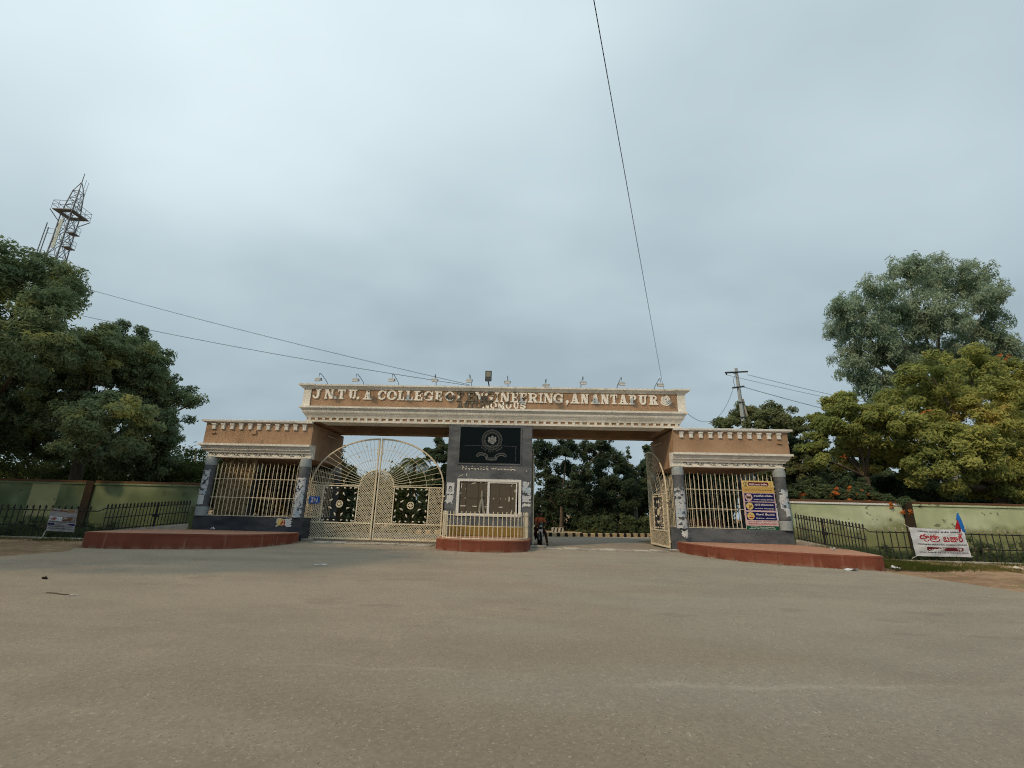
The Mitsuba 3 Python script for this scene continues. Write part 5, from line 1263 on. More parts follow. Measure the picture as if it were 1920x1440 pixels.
# ================================================================ INSIDE THE CAMPUS
kb = thing('kerb', 'black and cream banded kerb along the campus road behind the gates', 'kerb')
kp = [(-15.0, 34.95), (1.35, 36.0), (10.6, 40.2), (17.0, 43.6)]
kl = LineString(kp)
KB = {c: P(box(-.20 if c == 'kerb_cream' else -.125, .20 if c == 'kerb_cream' else .125, -.14, .14, -.02, .27, .02), c) for c in ('kerb_cream', 'black_paint')}
d, i = 0.0, 0
while d < kl.length - .4:
    c = ('kerb_cream', 'black_paint')[i % 2]
    w = .41 if c == 'kerb_cream' else .26
    p, q = np.array(kl.interpolate(d + w / 2).coords[0]), np.array(kl.interpolate(d + w / 2 + .05).coords[0])
    ang = math.degrees(math.atan2(*(q - p)[::-1]))
    part(kb, 'kerb_block', KB[c], tw=T().translate([p[0], p[1], 0]).rotate([0, 0, 1], ang))
    d += w + .005
    i += 1
part(kb, 'cap', tube(np.array([(x, y + .02, .285) for x, y in [(1.5, 36.06), (4.3, 37.34)]]), .05, 4), 'kerb_cream')
t = thing('road_barrier', 'small pale striped board leaning behind the kerb near the motorcycle', 'barrier')
part(t, 'board', box(2.0, 2.95, 37.6, 37.66, .12, .62, .01), 'tape')
for i in range(3):
    part(t, 'stripe', face(Polygon([(2.08 + i * .28, .14), (2.18 + i * .28, .14), (2.28 + i * .28, .60), (2.18 + i * .28, .60)]), 37.60, .006), 'black_paint')
single('far_wall', 'low reddish wall behind the bars of the right guard pavilion', 'wall', box(8.6, 12.3, 29.6, 29.9, 0, 1.55, .02), 'red_oxide')

# ================================================================ LITTER
def scrap(label, x, y, s, m, seed, h=.03, name='paper_litter', cat_='litter', z=0.0):
    rr = np.random.default_rng(seed)
    n = 7
    X, Y = np.meshgrid(np.linspace(-1, 1, n), np.linspace(-1, 1, n), indexing='ij')
    Z = np.abs(meshkit.fbm(np.stack([X * 1.3 + seed, Y * 1.3, X * 0], -1), 3, seed) - .35) * h * 3 + .004
    R = 1 + .25 * rr.normal(size=X.shape) * (np.maximum(abs(X), abs(Y)) > .9)
    a = rr.uniform(0, 6.28)
    px_, py_ = X * R * s, Y * R * s * .55
    v = np.stack([x + px_ * math.cos(a) - py_ * math.sin(a), y + px_ * math.sin(a) + py_ * math.cos(a), Z + z], -1).reshape(-1, 3)
    i, j = np.meshgrid(np.arange(n - 1), np.arange(n - 1), indexing='ij')
    q = np.stack([i * n + j, (i + 1) * n + j, (i + 1) * n + j + 1, i * n + j + 1], -1).reshape(-1, 4)
    single(name, label, cat_, (v, q), m)


scrap('crumpled pale paper at the foot of the right end of the red plinth', 11.15, 17.0, .20, 'paper', 3, .07)
scrap('white paper scrap in the weeds beyond the right end of the red plinth', 13.0, 17.5, .17, 'paper', 4, .08, z=.06)
scrap('pale paper scrap on the dirt under the right fence', 17.9, 18.3, .18, 'tape', 6, .06, z=.12)
scrap('crumpled white paper on top of the left red plinth', -15.6, 23.2, .14, 'paper', 7, .12, z=.48)
scrap('white paper scrap on top of the right red plinth', 12.4, 19.8, .10, 'paper', 8, .10, z=.48)
scrap('flattened white wrapper on the road before the closed gates', -6.1, 14.2, .16, 'paper', 9, .02)
scrap('pale twig and wrapper lying on the left side of the road', -8.1, 8.6, .07, 'tape', 10, .02)
scrap('dark lump on the left side of the road', -10.3, 10.2, .05, 'black_paint', 11, .05)
single('twig', 'thin bent twig on the left side of the road', 'twig', tube([(-8.75, 8.75, .012), (-8.5, 8.70, .014), (-8.3, 8.62, .012), (-8.1, 8.63, .012)], .009, 5), 'bark')

# ================================================================ TREES AND PLANTS
CL = {
'A':[(-29.5,21.8,14.3,1.62),(-30.4,24.1,15.4,1.6),(-27.3,22.8,14.2,1.26),(-28.5,24.5,14.2,0.88),(-31.8,24.7,13.4,2.11),(-24.4,20.5,11.1,1.3),(-24.4,20.1,9.2,1.65),(-33.9,26.3,11.1,2.51),(-31.1,21.9,12.3,2.53),(-30.1,21.8,8.5,2.65),(-34.4,27.5,8.6,2.52),(-30.8,23.5,6.0,2.41),(-30.9,26.3,6.3,1.66)],
'B':[(-24.4,23.3,9.8,1.57),(-26.4,27.4,11.6,1.48),(-23.8,26.0,10.4,1.11),(-27.3,24.4,9.5,1.96),(-26.3,26.1,8.7,2.11),(-24.8,27.1,9.0,1.83),(-24.1,27.7,9.4,0.94),(-26.4,24.7,6.7,1.89),(-19.5,20.4,5.3,1.49),(-24.2,27.8,7.6,1.34),(-22.0,27.3,8.1,0.83),(-20.3,26.4,7.8,0.37),(-20.7,25.6,6.3,0.64),(-23.0,28.1,5.9,0.83),(-23.4,26.9,5.2,1.39),(-23.7,25.0,4.5,1.28),(-23.1,28.1,4.1,0.88),(-24.2,27.6,4.3,1.13),(-29.1,26.4,4.9,1.11),(-23.5,22.8,4.5,0.84),(-30.3,25.6,4.9,1.08)],
'E':[(34.1,37.8,23.4,1.72),(38.9,39.9,24.2,2.23),(41.5,39.7,23.6,1.99),(39.0,36.2,20.1,1.5),(30.0,36.4,20.7,1.44),(27.5,36.8,19.2,1.53),(29.0,40.0,18.6,1.43),(29.3,37.7,17.7,2.01),(33.5,38.6,19.7,2.38),(35.2,37.1,18.5,2.17),(39.3,38.0,18.2,1.72),(40.4,37.5,16.5,1.21),(40.7,37.3,15.4,0.82),(28.4,38.4,15.0,1.51),(31.1,38.4,15.5,2.18),(35.2,39.8,16.6,2.07),(30.0,38.8,12.8,1.49),(33.1,39.9,13.0,1.72),(29.7,39.6,13.8,1.05),(41.9,40.2,15.8,1.37),(37.8,38.8,15.7,1.9)],
'G':[(22.9,25.3,9.8,1.1),(27.4,27.8,11.0,1.28),(29.2,28.2,10.6,1.22),(30.5,28.0,10.0,1.46),(22.5,26.8,8.9,1.15),(24.7,27.3,8.4,1.6),(25.2,25.4,7.7,1.63),(29.8,27.7,7.7,2.07),(21.3,26.8,7.3,1.12),(21.7,25.7,6.2,1.47),(23.0,24.9,5.2,1.68),(28.0,27.8,5.1,1.79),(32.0,28.3,8.8,2.47),(21.3,25.0,4.2,1.05),(26.6,27.6,3.9,1.02),(26.5,26.2,3.4,0.79),(27.5,25.2,4.5,1.94),(22.9,25.7,3.6,0.56)],
'H':[(20.4,29.1,9.2,0.62),(19.3,29.5,8.4,0.87),(18.7,26.2,7.2,1.22),(18.9,28.4,6.5,1.31),(19.8,26.2,6.9,1.22),(20.9,28.9,5.7,1.47),(17.1,27.3,5.4,0.81),(22.9,29.5,5.5,1.33)],
'D':[(23.3,37.1,5.3,1.74),(24.1,35.0,4.4,1.55),(28.0,37.2,4.3,1.72),(27.9,34.2,3.9,1.72),(19.6,33.1,3.9,1.32),(31.6,35.4,3.6,1.54),(19.4,32.9,6.5,0.98),(32.9,33.7,3.6,1.67)],
'F':[(14.3,32.6,8.5,0.77),(16.2,33.5,9.1,0.95),(16.7,31.5,8.6,0.89),(17.8,31.0,8.2,0.73),(20.5,34.6,8.4,0.81),(16.2,32.2,7.7,1.2),(16.0,35.0,7.2,1.3),(19.0,34.7,7.2,1.44),(13.5,32.5,7.9,0.34),(19.3,32.8,5.5,1.19),(15.6,33.1,4.8,1.72),(13.3,33.6,4.8,1.37),(18.3,33.4,4.9,1.35)],
'C1':[(1.6,42.3,7.0,1.28),(3.6,42.5,7.5,1.19),(5.8,43.9,7.4,1.12),(2.0,42.0,5.0,1.06),(5.0,41.7,5.0,1.14),(2.0,43.0,3.1,1.35),(4.2,40.8,3.1,1.28),(6.9,41.1,7.6,0.86),(3.7,44.1,5.8,0.91)],
'C2':[(8.2,46.1,6.5,1.59),(7.1,46.2,4.4,1.88),(8.7,43.9,3.8,1.77),(8.4,45.6,2.1,1.81),(6.4,46.4,2.4,1.54)],
'C3':[(10.4,46.9,6.1,0.96),(11.8,49.5,5.2,1.45),(13.0,49.6,6.3,1.13),(12.5,47.1,3.9,1.47),(10.9,49.6,3.1,1.65)],
'C5':[(12.2,43.9,7.5,0.81),(13.0,44.8,6.1,1.22),(13.1,43.4,7.4,1.2),(13.2,44.9,4.6,1.51)],
'C4':[(-8.0,39.0,6.8,0.83),(-6.7,35.9,5.2,1.26),(-7.3,36.1,3.6,1.07),(-6.9,38.8,2.8,1.32),(-6.5,40.0,6.6,1.13),(-5.5,36.9,4.5,1.28)],
'S':[(-29.7,39.8,4.7,0.85),(-29.2,40.4,5.1,0.58),(-28.5,39.2,4.2,0.65),(-29.8,39.4,4.4,0.47)],
'U':[(-13.1,32.2,3.8,0.82),(-12.1,32.4,3.4,0.68),(-15.1,33.4,3.6,1.17),(-12.6,32.1,4.0,0.38),(-14.0,32.5,4.3,0.53)],
}


def leaf_mesh(rng, pts, nrm, l, w, droop):
    """one rhombic leaf (two triangles, folded a little) per point"""
    n = len(pts)
    nr = nrm + rng.normal(0, .55, (n, 3))
    nr /= np.linalg.norm(nr, axis=1, keepdims=True) + 1e-9
    ax = rng.normal(0, 1, (n, 3))
    ax[:, 2] -= droop
    ax -= nr * (ax * nr).sum(1, keepdims=True)
    ax /= np.linalg.norm(ax, axis=1, keepdims=True) + 1e-9
    b = np.cross(nr, ax)
    L = (l * rng.uniform(.6, 1.35, n))[:, None]
    W = (w * rng.uniform(.6, 1.3, n))[:, None]
    v = np.stack([pts - ax * L / 2, pts + b * W / 2 - nr * W * .2, pts + ax * L / 2, pts - b * W / 2 - nr * W * .2], 1).reshape(-1, 3)
    k = np.arange(n)[:, None] * 4
    f = np.concatenate([k + [0, 1, 2], k + [0, 2, 3]])
    return v, f


def crown_points(rng, clumps, n, sub, tuft, hollow=.45, flat=.8):
    """leaf positions: tufts scattered through each clump, thicker towards its outside"""
    c = np.array(clumps)
    wgt = c[:, 3] ** 2.0
    P_, N_ = [], []
    for (x, y, z, r), wt in zip(c, wgt / wgt.sum()):
        ns = max(4, int(sub * r * r))
        d = rng.normal(0, 1, (ns, 3))
        d[:, 2] = d[:, 2] * .9 + .15
        d /= np.linalg.norm(d, axis=1, keepdims=True)
        rad = r * (hollow + (1.16 - hollow) * rng.random(ns) ** .7)
        s = np.array([x, y, z]) + d * rad[:, None] * [1, 1, .92]
        m = int(n * wt)
        k = rng.integers(0, ns, m)
        o = rng.normal(0, 1, (m, 3))
        o /= np.linalg.norm(o, axis=1, keepdims=True)
        o *= (tuft * rng.random(m) ** .5)[:, None]
        o[:, 2] *= flat
        P_.append(s[k] + o)
        N_.append(d[k] * .6 + o / tuft * .7 + [0, 0, .55])
    return np.vstack(P_), np.vstack(N_)


def limbs(rng, base, fork, clumps, r0, twigs=0, lean=.3):
    base, fork = np.array(base, float), np.array(fork, float)
    ms = [tube([base, base * .6 + fork * .4 + [.06 * r0, 0, 0], fork], [r0 * 1.25, r0, r0 * .85], 8)]
    for x, y, z, r in clumps:
        e = np.array([x, y, z - r * .2])
        u = np.linspace(0, 1, 6)[:, None]
        mid = fork * .55 + e * .45 + rng.normal(0, .25, 3) * min(1, r)
        mid[2] -= lean * abs(z - fork[2]) * .2
        p = (1 - u) ** 2 * fork + 2 * u * (1 - u) * mid + u ** 2 * e
        ms.append(tube(p, np.linspace(r0 * .55, .035, 6), 5))
        for _ in range(twigs):
            d = rng.normal(0, 1, 3); d /= np.linalg.norm(d)
            st = p[3] + (e - p[3]) * rng.random()
            ms.append(tube([st, st + d * r * .5 + [0, 0, .1], st + d * r * .9], [.04, .025, .012], 4))
    return cat(*ms)


def tree(name, label, clumps, base, fork, r0, n, l, w, mat_, seed, sub=9, tuft=.42, droop=.4, twigs=1, bark='bark', cat_='tree', hollow=.45, flat=.8, group=None):
    rng = np.random.default_rng(seed)
    t = thing(name, label, cat_, group)
    part(t, 'trunk', limbs(rng, base, fork, clumps, r0, twigs), bark, smooth=True)
    p, nn = crown_points(rng, clumps, n, sub, tuft, hollow, flat)
    part(t, 'crown', leaf_mesh(rng, p, nn, l, w, droop), mat_, kind='stuff')
    return t


CL['A'] = [(x, y, z - .25, r * .93) for x, y, z, r in CL['A']]
tree('shade_tree', 'tallest dark shade tree at the left edge with the telecom tower above it', CL['A'] + [(-41, 27, 13, 3.5), (-42, 28, 9, 3.5), (-39, 26, 16.5, 2.2)], (-35.5, 28.5, 0), (-36, 28.2, 5.0), .42, 115000, .27, .105, 'leaf_dark', 1, sub=16, tuft=.55, droop=.9, hollow=.6, flat=.7)
tree('shade_tree', 'broad dark shade tree behind the left boundary wall with a branch reaching towards the gateway', CL['B'], (-27.2, 27.2, 0), (-27.6, 27.3, 4.6), .34, 110000, .24, .095, 'leaf_dark', 2, sub=22, tuft=.46, droop=.9, hollow=.5, twigs=2, flat=.7)
tree('gum_tree', 'tall grey-green gum tree rising behind the golden tree on the right', CL['E'], (37.5, 42, 0), (37.6, 42, 12.0), .45, 76000, .36, .10, 'leaf_gum', 3, sub=18, tuft=.50, droop=2.2, twigs=4, bark='pale_bark', hollow=.15, flat=1.1)
tree('flame_tree', 'large golden-green tree hanging over the right boundary wall', CL['G'] + [(33.5, 27.5, 6.2, 2.2), (33.8, 28.2, 10.2, 1.8)], (26.5, 27.2, 0), (26.6, 27.0, 3.6), .34, 100000, .25, .10, 'leaf_gold', 4, sub=14, tuft=.50, droop=.8, hollow=.5, flat=.7)
tree('flame_tree', 'smaller golden-green tree between the gum tree and the right guard pavilion', CL['H'], (20.0, 28.0, 0), (20.1, 28.0, 4.2), .20, 36000, .24, .10, 'leaf_gold', 5, sub=17, tuft=.42, droop=.8, hollow=.45, twigs=2, flat=.7)
tree('thicket_tree', 'dark green thicket behind the wall below the golden trees', CL['D'] + [(22, 30.5, 3.4, 1.3), (25, 31, 3.2, 1.4), (29.5, 31, 3.2, 1.5), (17.5, 31, 3.0, 1.2), (34, 31, 3.6, 1.8)], (25, 35.5, 0), (25, 35.5, 1.6), .22, 34000, .34, .15, 'leaf_shade', 6, sub=12, tuft=.45, hollow=.4)
tree('shade_tree', 'olive green tree rising over the roof of the right guard pavilion around the utility pole', CL['F'], (16.5, 33.8, 0), (16.6, 33.8, 3.4), .22, 42000, .24, .11, 'leaf_olive', 7, sub=18, tuft=.40, hollow=.45, twigs=2)
tree('campus_tree', 'dark tree with sky showing through it just right of the central pier', CL['C1'], (3.1, 42.2, 0), (3.2, 42.3, 3.6), .17, 22000, .28, .12, 'leaf_shade', 8, sub=20, tuft=.40, hollow=.3, twigs=5)
tree('campus_tree', 'dark bushy tree in the middle of the open gateway', CL['C2'], (6.5, 46, 0), (6.9, 46, 2.6), .18, 24000, .28, .12, 'leaf_shade', 9, sub=16, tuft=.46)
tree('campus_tree', 'dark tree with a pale trunk in the right part of the open gateway', CL['C3'], (10.9, 47.5, 0), (11.0, 47.6, 3.0), .22, 22000, .28, .12, 'leaf_shade', 10, sub=16, tuft=.46, bark='pale_bark')
tree('campus_tree', 'tree beside the open gate leaf at the right end of the open gateway', CL['C5'], (13.0, 44.4, 0), (13.0, 44.4, 3.6), .16, 11000, .32, .14, 'leaf_shade', 11, sub=12, tuft=.40)
tree('campus_tree', 'dark tree seen over the closed gates left of the central pier', CL['C4'], (-6.7, 37.6, 0), (-6.7, 37.6, 2.4), .17, 17000, .32, .14, 'leaf_shade', 12, sub=13, tuft=.42)
tree('sapling', 'small airy sapling over the wall beside the distant utility pole', CL['S'] + [(-30.2, 39.8, 3.7, .5), (-28.9, 40.2, 3.6, .6)], (-29.3, 40, 0), (-29.3, 40, 3.0), .07, 2600, .30, .12, 'leaf_light', 13, sub=14, tuft=.34, hollow=.1)
tree('shrub', 'dark shrub seen through the fan of the closed gates on the left', CL['U'], (-13.6, 32.5, 0), (-13.6, 32.5, 2.2), .10, 9000, .28, .12, 'leaf_mid', 14, sub=16, tuft=.36, cat_='shrub')
# the tall thin conifer peeping over the campus trees
tree('conifer', 'thin pointed conifer against the sky in the open gateway', [(11.2, 51, z, r) for z, r in ((5.4, .75), (6.2, .62), (7.0, .48), (7.8, .34), (8.5, .2), (9.0, .1))], (11.2, 51, 0), (11.2, 51, 4.6), .12, 3600, .26, .09, 'leaf_mid', 15, sub=22, tuft=.22, droop=-.4)


def mass(name, label, cat_, boxes, n, l, w, mat_, seed, tuft=.4, trunk=None):
    """a low shrub or hedge: tufts in a few boxes (x0, x1, y0, y1, z0, z1)"""
    rng = np.random.default_rng(seed)
    vol = np.array([(b[1] - b[0]) * (b[5] - b[4]) for b in boxes])
    P_, N_ = [], []
    for b, v in zip(boxes, vol / vol.sum()):
        m = int(n * v)
        ns = max(8, m // 60)
        s = np.c_[rng.uniform(b[0], b[1], ns), rng.uniform(b[2], b[3], ns), b[4] + (b[5] - b[4]) * rng.random(ns) ** .8]
        top = .65 + .7 * meshkit.fbm(np.c_[s[:, 0] * .9, s[:, 1] * 0, s[:, 0] * 0 + seed], 3, seed)
        s[:, 2] = b[4] + (s[:, 2] - b[4]) * top
        o = rng.normal(0, .5, (m, 3)) * tuft
        P_.append(s[rng.integers(0, ns, m)] + o)
        N_.append(o / tuft + [0, -.4, .7])
    P_ = np.vstack(P_)
    P_[:, 2] = np.maximum(P_[:, 2], .03)
    t = thing(name, label, cat_)
    if trunk is not None:
        part(t, 'stem', cat(*[tube([(x, y, 0), (x + rng.normal(0, .15), y, z * .5), (x + rng.normal(0, .3), y, z)], [.05, .035, .015], 5) for x, y, z in trunk]), 'bark', smooth=True)
    part(t, 'foliage', leaf_mesh(rng, P_, np.vstack(N_), l, w, .3), mat_, kind='stuff')
    return t


mass('hedge', 'dark hedge filling the view under the trees of the open gateway', 'hedge', [(-1, 17, 52, 54, 0, 5.2), (-1, 16, 49.5, 51, 0, 2.6)], 24000, .42, .19, 'leaf_shade', 21, .55)
mass('hedge', 'dark hedge behind the campus kerb seen through the closed gates', 'hedge', [(-17, -3, 42, 44.5, 0, 4.2), (-16, -4, 38.5, 40, 0, 2.4)], 22000, .36, .16, 'leaf_shade', 22, .5)
mass('shrub', 'low leafy bush on the verge behind the kerb left in the open gateway', 'shrub', [(4.6, 7.4, 40.6, 42, 0, 1.5)], 3600, .28, .12, 'leaf_mid', 23, .35, [(5.5, 41, 1.2), (6.4, 41.2, 1.3)])
mass('shrub', 'low leafy bush on the verge behind the kerb right in the open gateway', 'shrub', [(8.6, 11.6, 42.4, 44, 0, 1.5)], 3600, .28, .12, 'leaf_mid', 24, .35, [(9.5, 43, 1.2), (10.8, 43.2, 1.3)])
mass('bush', 'long pale green bush showing over the left boundary wall', 'bush', [(-38, -20, 28.5, 31, 1.6, 4.4), (-24, -19.0, 30, 32.5, 1.6, 4.9)], 30000, .26, .11, 'leaf_light', 25, .42, [(-33, 30, 3), (-28, 30, 3), (-23, 30.5, 3.4), (-20.5, 31, 3.6)])
mass('hedge', 'far dark trees beyond the left boundary wall', 'trees', [(-75, -16, 60, 66, 0, 7.5)], 16000, .8, .36, 'leaf_mid', 26, 1.0)
mass('hedge', 'far dark trees beyond the golden trees on the right', 'trees', [(18, 80, 58, 64, 0, 9.0)], 16000, .8, .36, 'leaf_mid', 27, 1.0)
mass('dry_creeper', 'dry brown creeper matted behind the bars of the left guard pavilion', 'creeper', [(-16.7, -11.9, 28.4, 28.9, .5, 4.6), (-17.2, -11.9, 29, 30, 0, 4.4)], 26000, .20, .075, 'leaf_dry', 28, .25, [(-16, 28.6, 3.6), (-14.5, 28.6, 3.4), (-13, 28.6, 3.7)])
mass('shrub', 'dim shrub behind the bars of the right guard pavilion', 'shrub', [(8.6, 13.6, 30.6, 31.8, 0, 5.2), (8.8, 14.0, 32, 33, 0, 5.6)], 34000, .32, .14, 'leaf_shade', 29, .36, None)
mass('hedge', 'dark hedge behind the left guard pavilion seen through its bars', 'hedge', [(-18.5, -12.4, 31, 32.5, 0, 5.0)], 16000, .32, .14, 'leaf_shade', 35, .4)
# curtain of sacking behind the left bars
nx, nz = 60, 14
v = []
for i in range(nx):
    for j in range(nz):
        u, w = i / (nx - 1), j / (nz - 1)
        x = -16.62 + u * (1.98 - .25 * (1 - w))
        v.append([x, 24.42 + .05 * math.sin(34 * u + 1.5 * math.sin(3 * w)) + .02 * math.sin(80 * u + 2 * w), .56 + w * 3.55])
v = np.array(v)
q = np.array([[i * nz + j, (i + 1) * nz + j, (i + 1) * nz + j + 1, i * nz + j + 1] for i in range(nx - 1) for j in range(nz - 1)])
t = thing('curtain', 'tan sackcloth curtain hanging behind the left half of the left pavilion bars', 'curtain')
part(t, 'cloth', (v, q), 'sack_cloth', smooth=True)
rng = np.random.default_rng(77)
pts = np.c_[rng.uniform(-16.6, -14.8, 1500), 24.33 + rng.normal(0, .03, 1500), rng.uniform(.6, 4.05, 1500)]
part(t, 'caught_leaf', leaf_mesh(rng, pts, np.tile([0, -1.0, .2], (1500, 1)), .13, .05, .8), 'leaf_dry', kind='stuff')

# flowering shrub over the right wall
rng = np.random.default_rng(31)
fc = [(14.3, 24.75, 2.72, .42), (15.2, 24.8, 2.82, .50), (16.1, 24.8, 2.98, .55), (17.0, 24.75, 3.0, .60), (17.8, 24.6, 2.9, .60), (18.5, 24.4, 2.6, .52), (16.6, 24.5, 2.75, .45), (19.2, 24.5, 2.5, .5), (15.6, 25.4, 3.2, .6), (17.4, 25.3, 3.4, .6)]
t = tree('flowering_shrub', 'orange-flowered shrub spilling over the top of the right boundary wall', fc, (16.8, 25.1, 0), (16.8, 25.0, 1.8), .06, 9500, .17, .075, 'leaf_mid', 31, sub=40, tuft=.24, cat_='shrub', hollow=.2)
p, nn = crown_points(rng, [(14.3, 24.6, 2.78, .22), (15.75, 24.55, 3.05, .34), (16.6, 24.5, 3.12, .25), (16.3, 24.3, 2.74, .25), (17.3, 24.35, 2.8, .30), (17.75, 24.3, 2.95, .25), (18.2, 23.9, 2.45, .12), (18.6, 23.85, 2.15, .10), (19.0, 23.95, 2.2, .12), (17.0, 24.4, 2.95, .25)], 1500, 60, .10)
part(t, 'flowers', leaf_mesh(rng, p, nn, .10, .075, .2), 'petal_orange', kind='stuff')
# scattered rust-coloured blossom on the golden trees
rng = np.random.default_rng(32)
p, nn = crown_points(rng, [(22.7, 25.2, 10.85, .16), (29.5, 27.6, 11.7, .3), (31.0, 27.4, 10.9, .3), (22.0, 25.3, 7.5, .22), (20.9, 26.0, 7.2, .2), (17.9, 26.4, 5.2, .14), (27.8, 25.6, 7.6, .2)], 190, 40, .16)
part('flame_tree', 'flowers', leaf_mesh(rng, p, nn, .13, .09, .2), 'petal_orange', kind='stuff')

# palm behind the gates
rng = np.random.default_rng(33)
t = thing('palm', 'palm with drooping fronds seen over the closed gates', 'palm')
pc_ = np.array([-9.9, 40.0, 5.7])
part(t, 'trunk', tube([(-9.6, 40, 0), (-9.7, 40, 3), pc_], [.17, .14, .11], 8), 'bark', smooth=True)
for k in range(15):
    a = k * 2 * math.pi / 15 + rng.normal(0, .15)
    L = rng.uniform(1.7, 2.3)
    el = rng.uniform(.15, 1.1)
    u = np.linspace(0, 1, 12)
    r = L * u * (1 - .25 * u)
    mid = np.c_[pc_[0] + math.cos(a) * r, pc_[1] + math.sin(a) * r, pc_[2] + L * (el * u - (.55 + .6 * el) * u * u)]
    vs, fs = [], []
    for i in range(1, 12):
        for m_ in range(3):
            c = mid[i - 1] + (mid[i] - mid[i - 1]) * m_ / 3
            tg = mid[i] - mid[i - 1]; tg /= np.linalg.norm(tg)
            sd = np.cross(tg, [0, 0, 1]); sd /= np.linalg.norm(sd)
            ll = .75 * math.sin(math.pi * min(1, .15 + .8 * i / 12))
            for s in (-1, 1):
                e = c + sd * s * ll * .75 + tg * ll * .45 - np.array([0, 0, ll * .45])
                b = len(vs)
                vs += [c - tg * .025, c + tg * .025, e]
                fs.append([b, b + 1, b + 2])
    part(t, 'frond', cat(trimesh.Trimesh(vs, fs, process=False), tube(mid, np.linspace(.03, .008, 12), 4)), 'leaf_light')
# second smaller clump of fronds low in front of it
mass('shrub', 'spiky pale shrub behind the little arched door of the closed gates', 'shrub', [(-11.8, -8.4, 38.5, 39.5, 0, 4.2)], 5200, .60, .06, 'leaf_light', 34, .5, [(-11, 39, 3), (-9.5, 39, 3)])

# trees outside the picture on the left, whose shade lies over the road, the left fence and the left wall
for i, (x, y, h, r) in enumerate([(-18.6, 5.0, 10.5, 3.3), (-24.6, 7.4, 11.0, 3.8), (-30.5, 9.0, 11.0, 3.8), (-38.5, 13.5, 11.0, 3.8)]):
    rr = np.random.default_rng(90 + i)
    cl = [(x + rr.normal(0, r * .55), y + rr.normal(0, r * .55), h + rr.normal(0, 1.1), r * rr.uniform(.4, .62)) for _ in range(15)]
    tree('roadside_tree', ['roadside tree nearest the camera on the left side of the road', 'second roadside tree on the left side of the road', 'third roadside tree on the left side of the road', 'farthest roadside tree on the left side of the road'][i], cl, (x, y, 0), (x, y, h - r * .8), .25, 11000, .55, .26, 'leaf_mid', 95 + i, sub=8, tuft=.6)


# ---- grass and weeds
def tufts(name, label, pts, n_each, h, mat_, seed, spread=.14):
    rng = np.random.default_rng(seed)
    pts = np.asarray(pts)
    m = len(pts) * n_each
    b = np.repeat(pts, n_each, 0) + np.c_[rng.normal(0, spread, (m, 2)), np.zeros(m)]
    hh = h * rng.uniform(.4, 1.3, m)
    lean = rng.normal(0, .35, (m, 2)) * hh[:, None]
    w = rng.uniform(.008, .02, m)
    a = rng.uniform(0, math.pi, m)
    d = np.c_[np.cos(a), np.sin(a), a * 0] * w[:, None]
    tip = b + np.c_[lean, hh]
    v = np.stack([b - d, b + d, tip], 1).reshape(-1, 3)
    key = thing(name, label, 'grass')
    labels[key]['kind'] = 'stuff'
    scene[key] = P((v, np.arange(3 * m).reshape(-1, 3)), mat_)


rng = np.random.default_rng(51)
def rnd(n, x0, x1, y0, y1, z=0.02): return np.c_[rng.uniform(x0, x1, n), rng.uniform(y0, y1, n), np.full(n, z)]
g = rnd(900, 12.6, 32, 17.6, 20.6, .03)
g = g[meshkit.fbm(np.c_[g[:, 0] * .8, g[:, 1] * .8, g[:, 0] * 0], 3, 2) > .47]
g = np.vstack([g, rnd(240, 13.0, 15.2, 17.4, 20.6, .05), rnd(160, 13.2, 17, 17.0, 18.6, .04)])
tufts('grass', 'dry grass and weeds on the verge along the right fence', g, 16, .15, 'grass', 52)
tufts('grass', 'green weeds between the right fence and the right wall', np.vstack([rnd(700, 13.3, 32, 21.0, 23.9, .06), rnd(160, 13.3, 15, 20.9, 23, .25)]), 16, .34, 'leaf_mid', 53)
tufts('grass', 'green weeds between the left fence and the left wall', rnd(700, -34, -18.0, 20.5, 23.9, .05), 16, .40, 'leaf_mid', 54)
tufts('grass', 'sparse weeds along the foot of the left fence', rnd(240, -34, -17.5, 19.2, 20.0, .03), 14, .13, 'grass', 55)
mass('weed', 'leafy weeds climbing the right iron fence behind the white banner', 'weed', [(15.2, 21.5, 20.9, 21.4, 0, .7), (18.6, 22.5, 21.2, 22.6, 0, .9)], 3800, .12, .055, 'leaf_mid', 56, .16)
mass('weed', 'leafy weeds behind the left iron fence', 'weed', [(-32, -18.6, 20.6, 21.6, 0, .75)], 5200, .13, .06, 'leaf_mid', 57, .18)
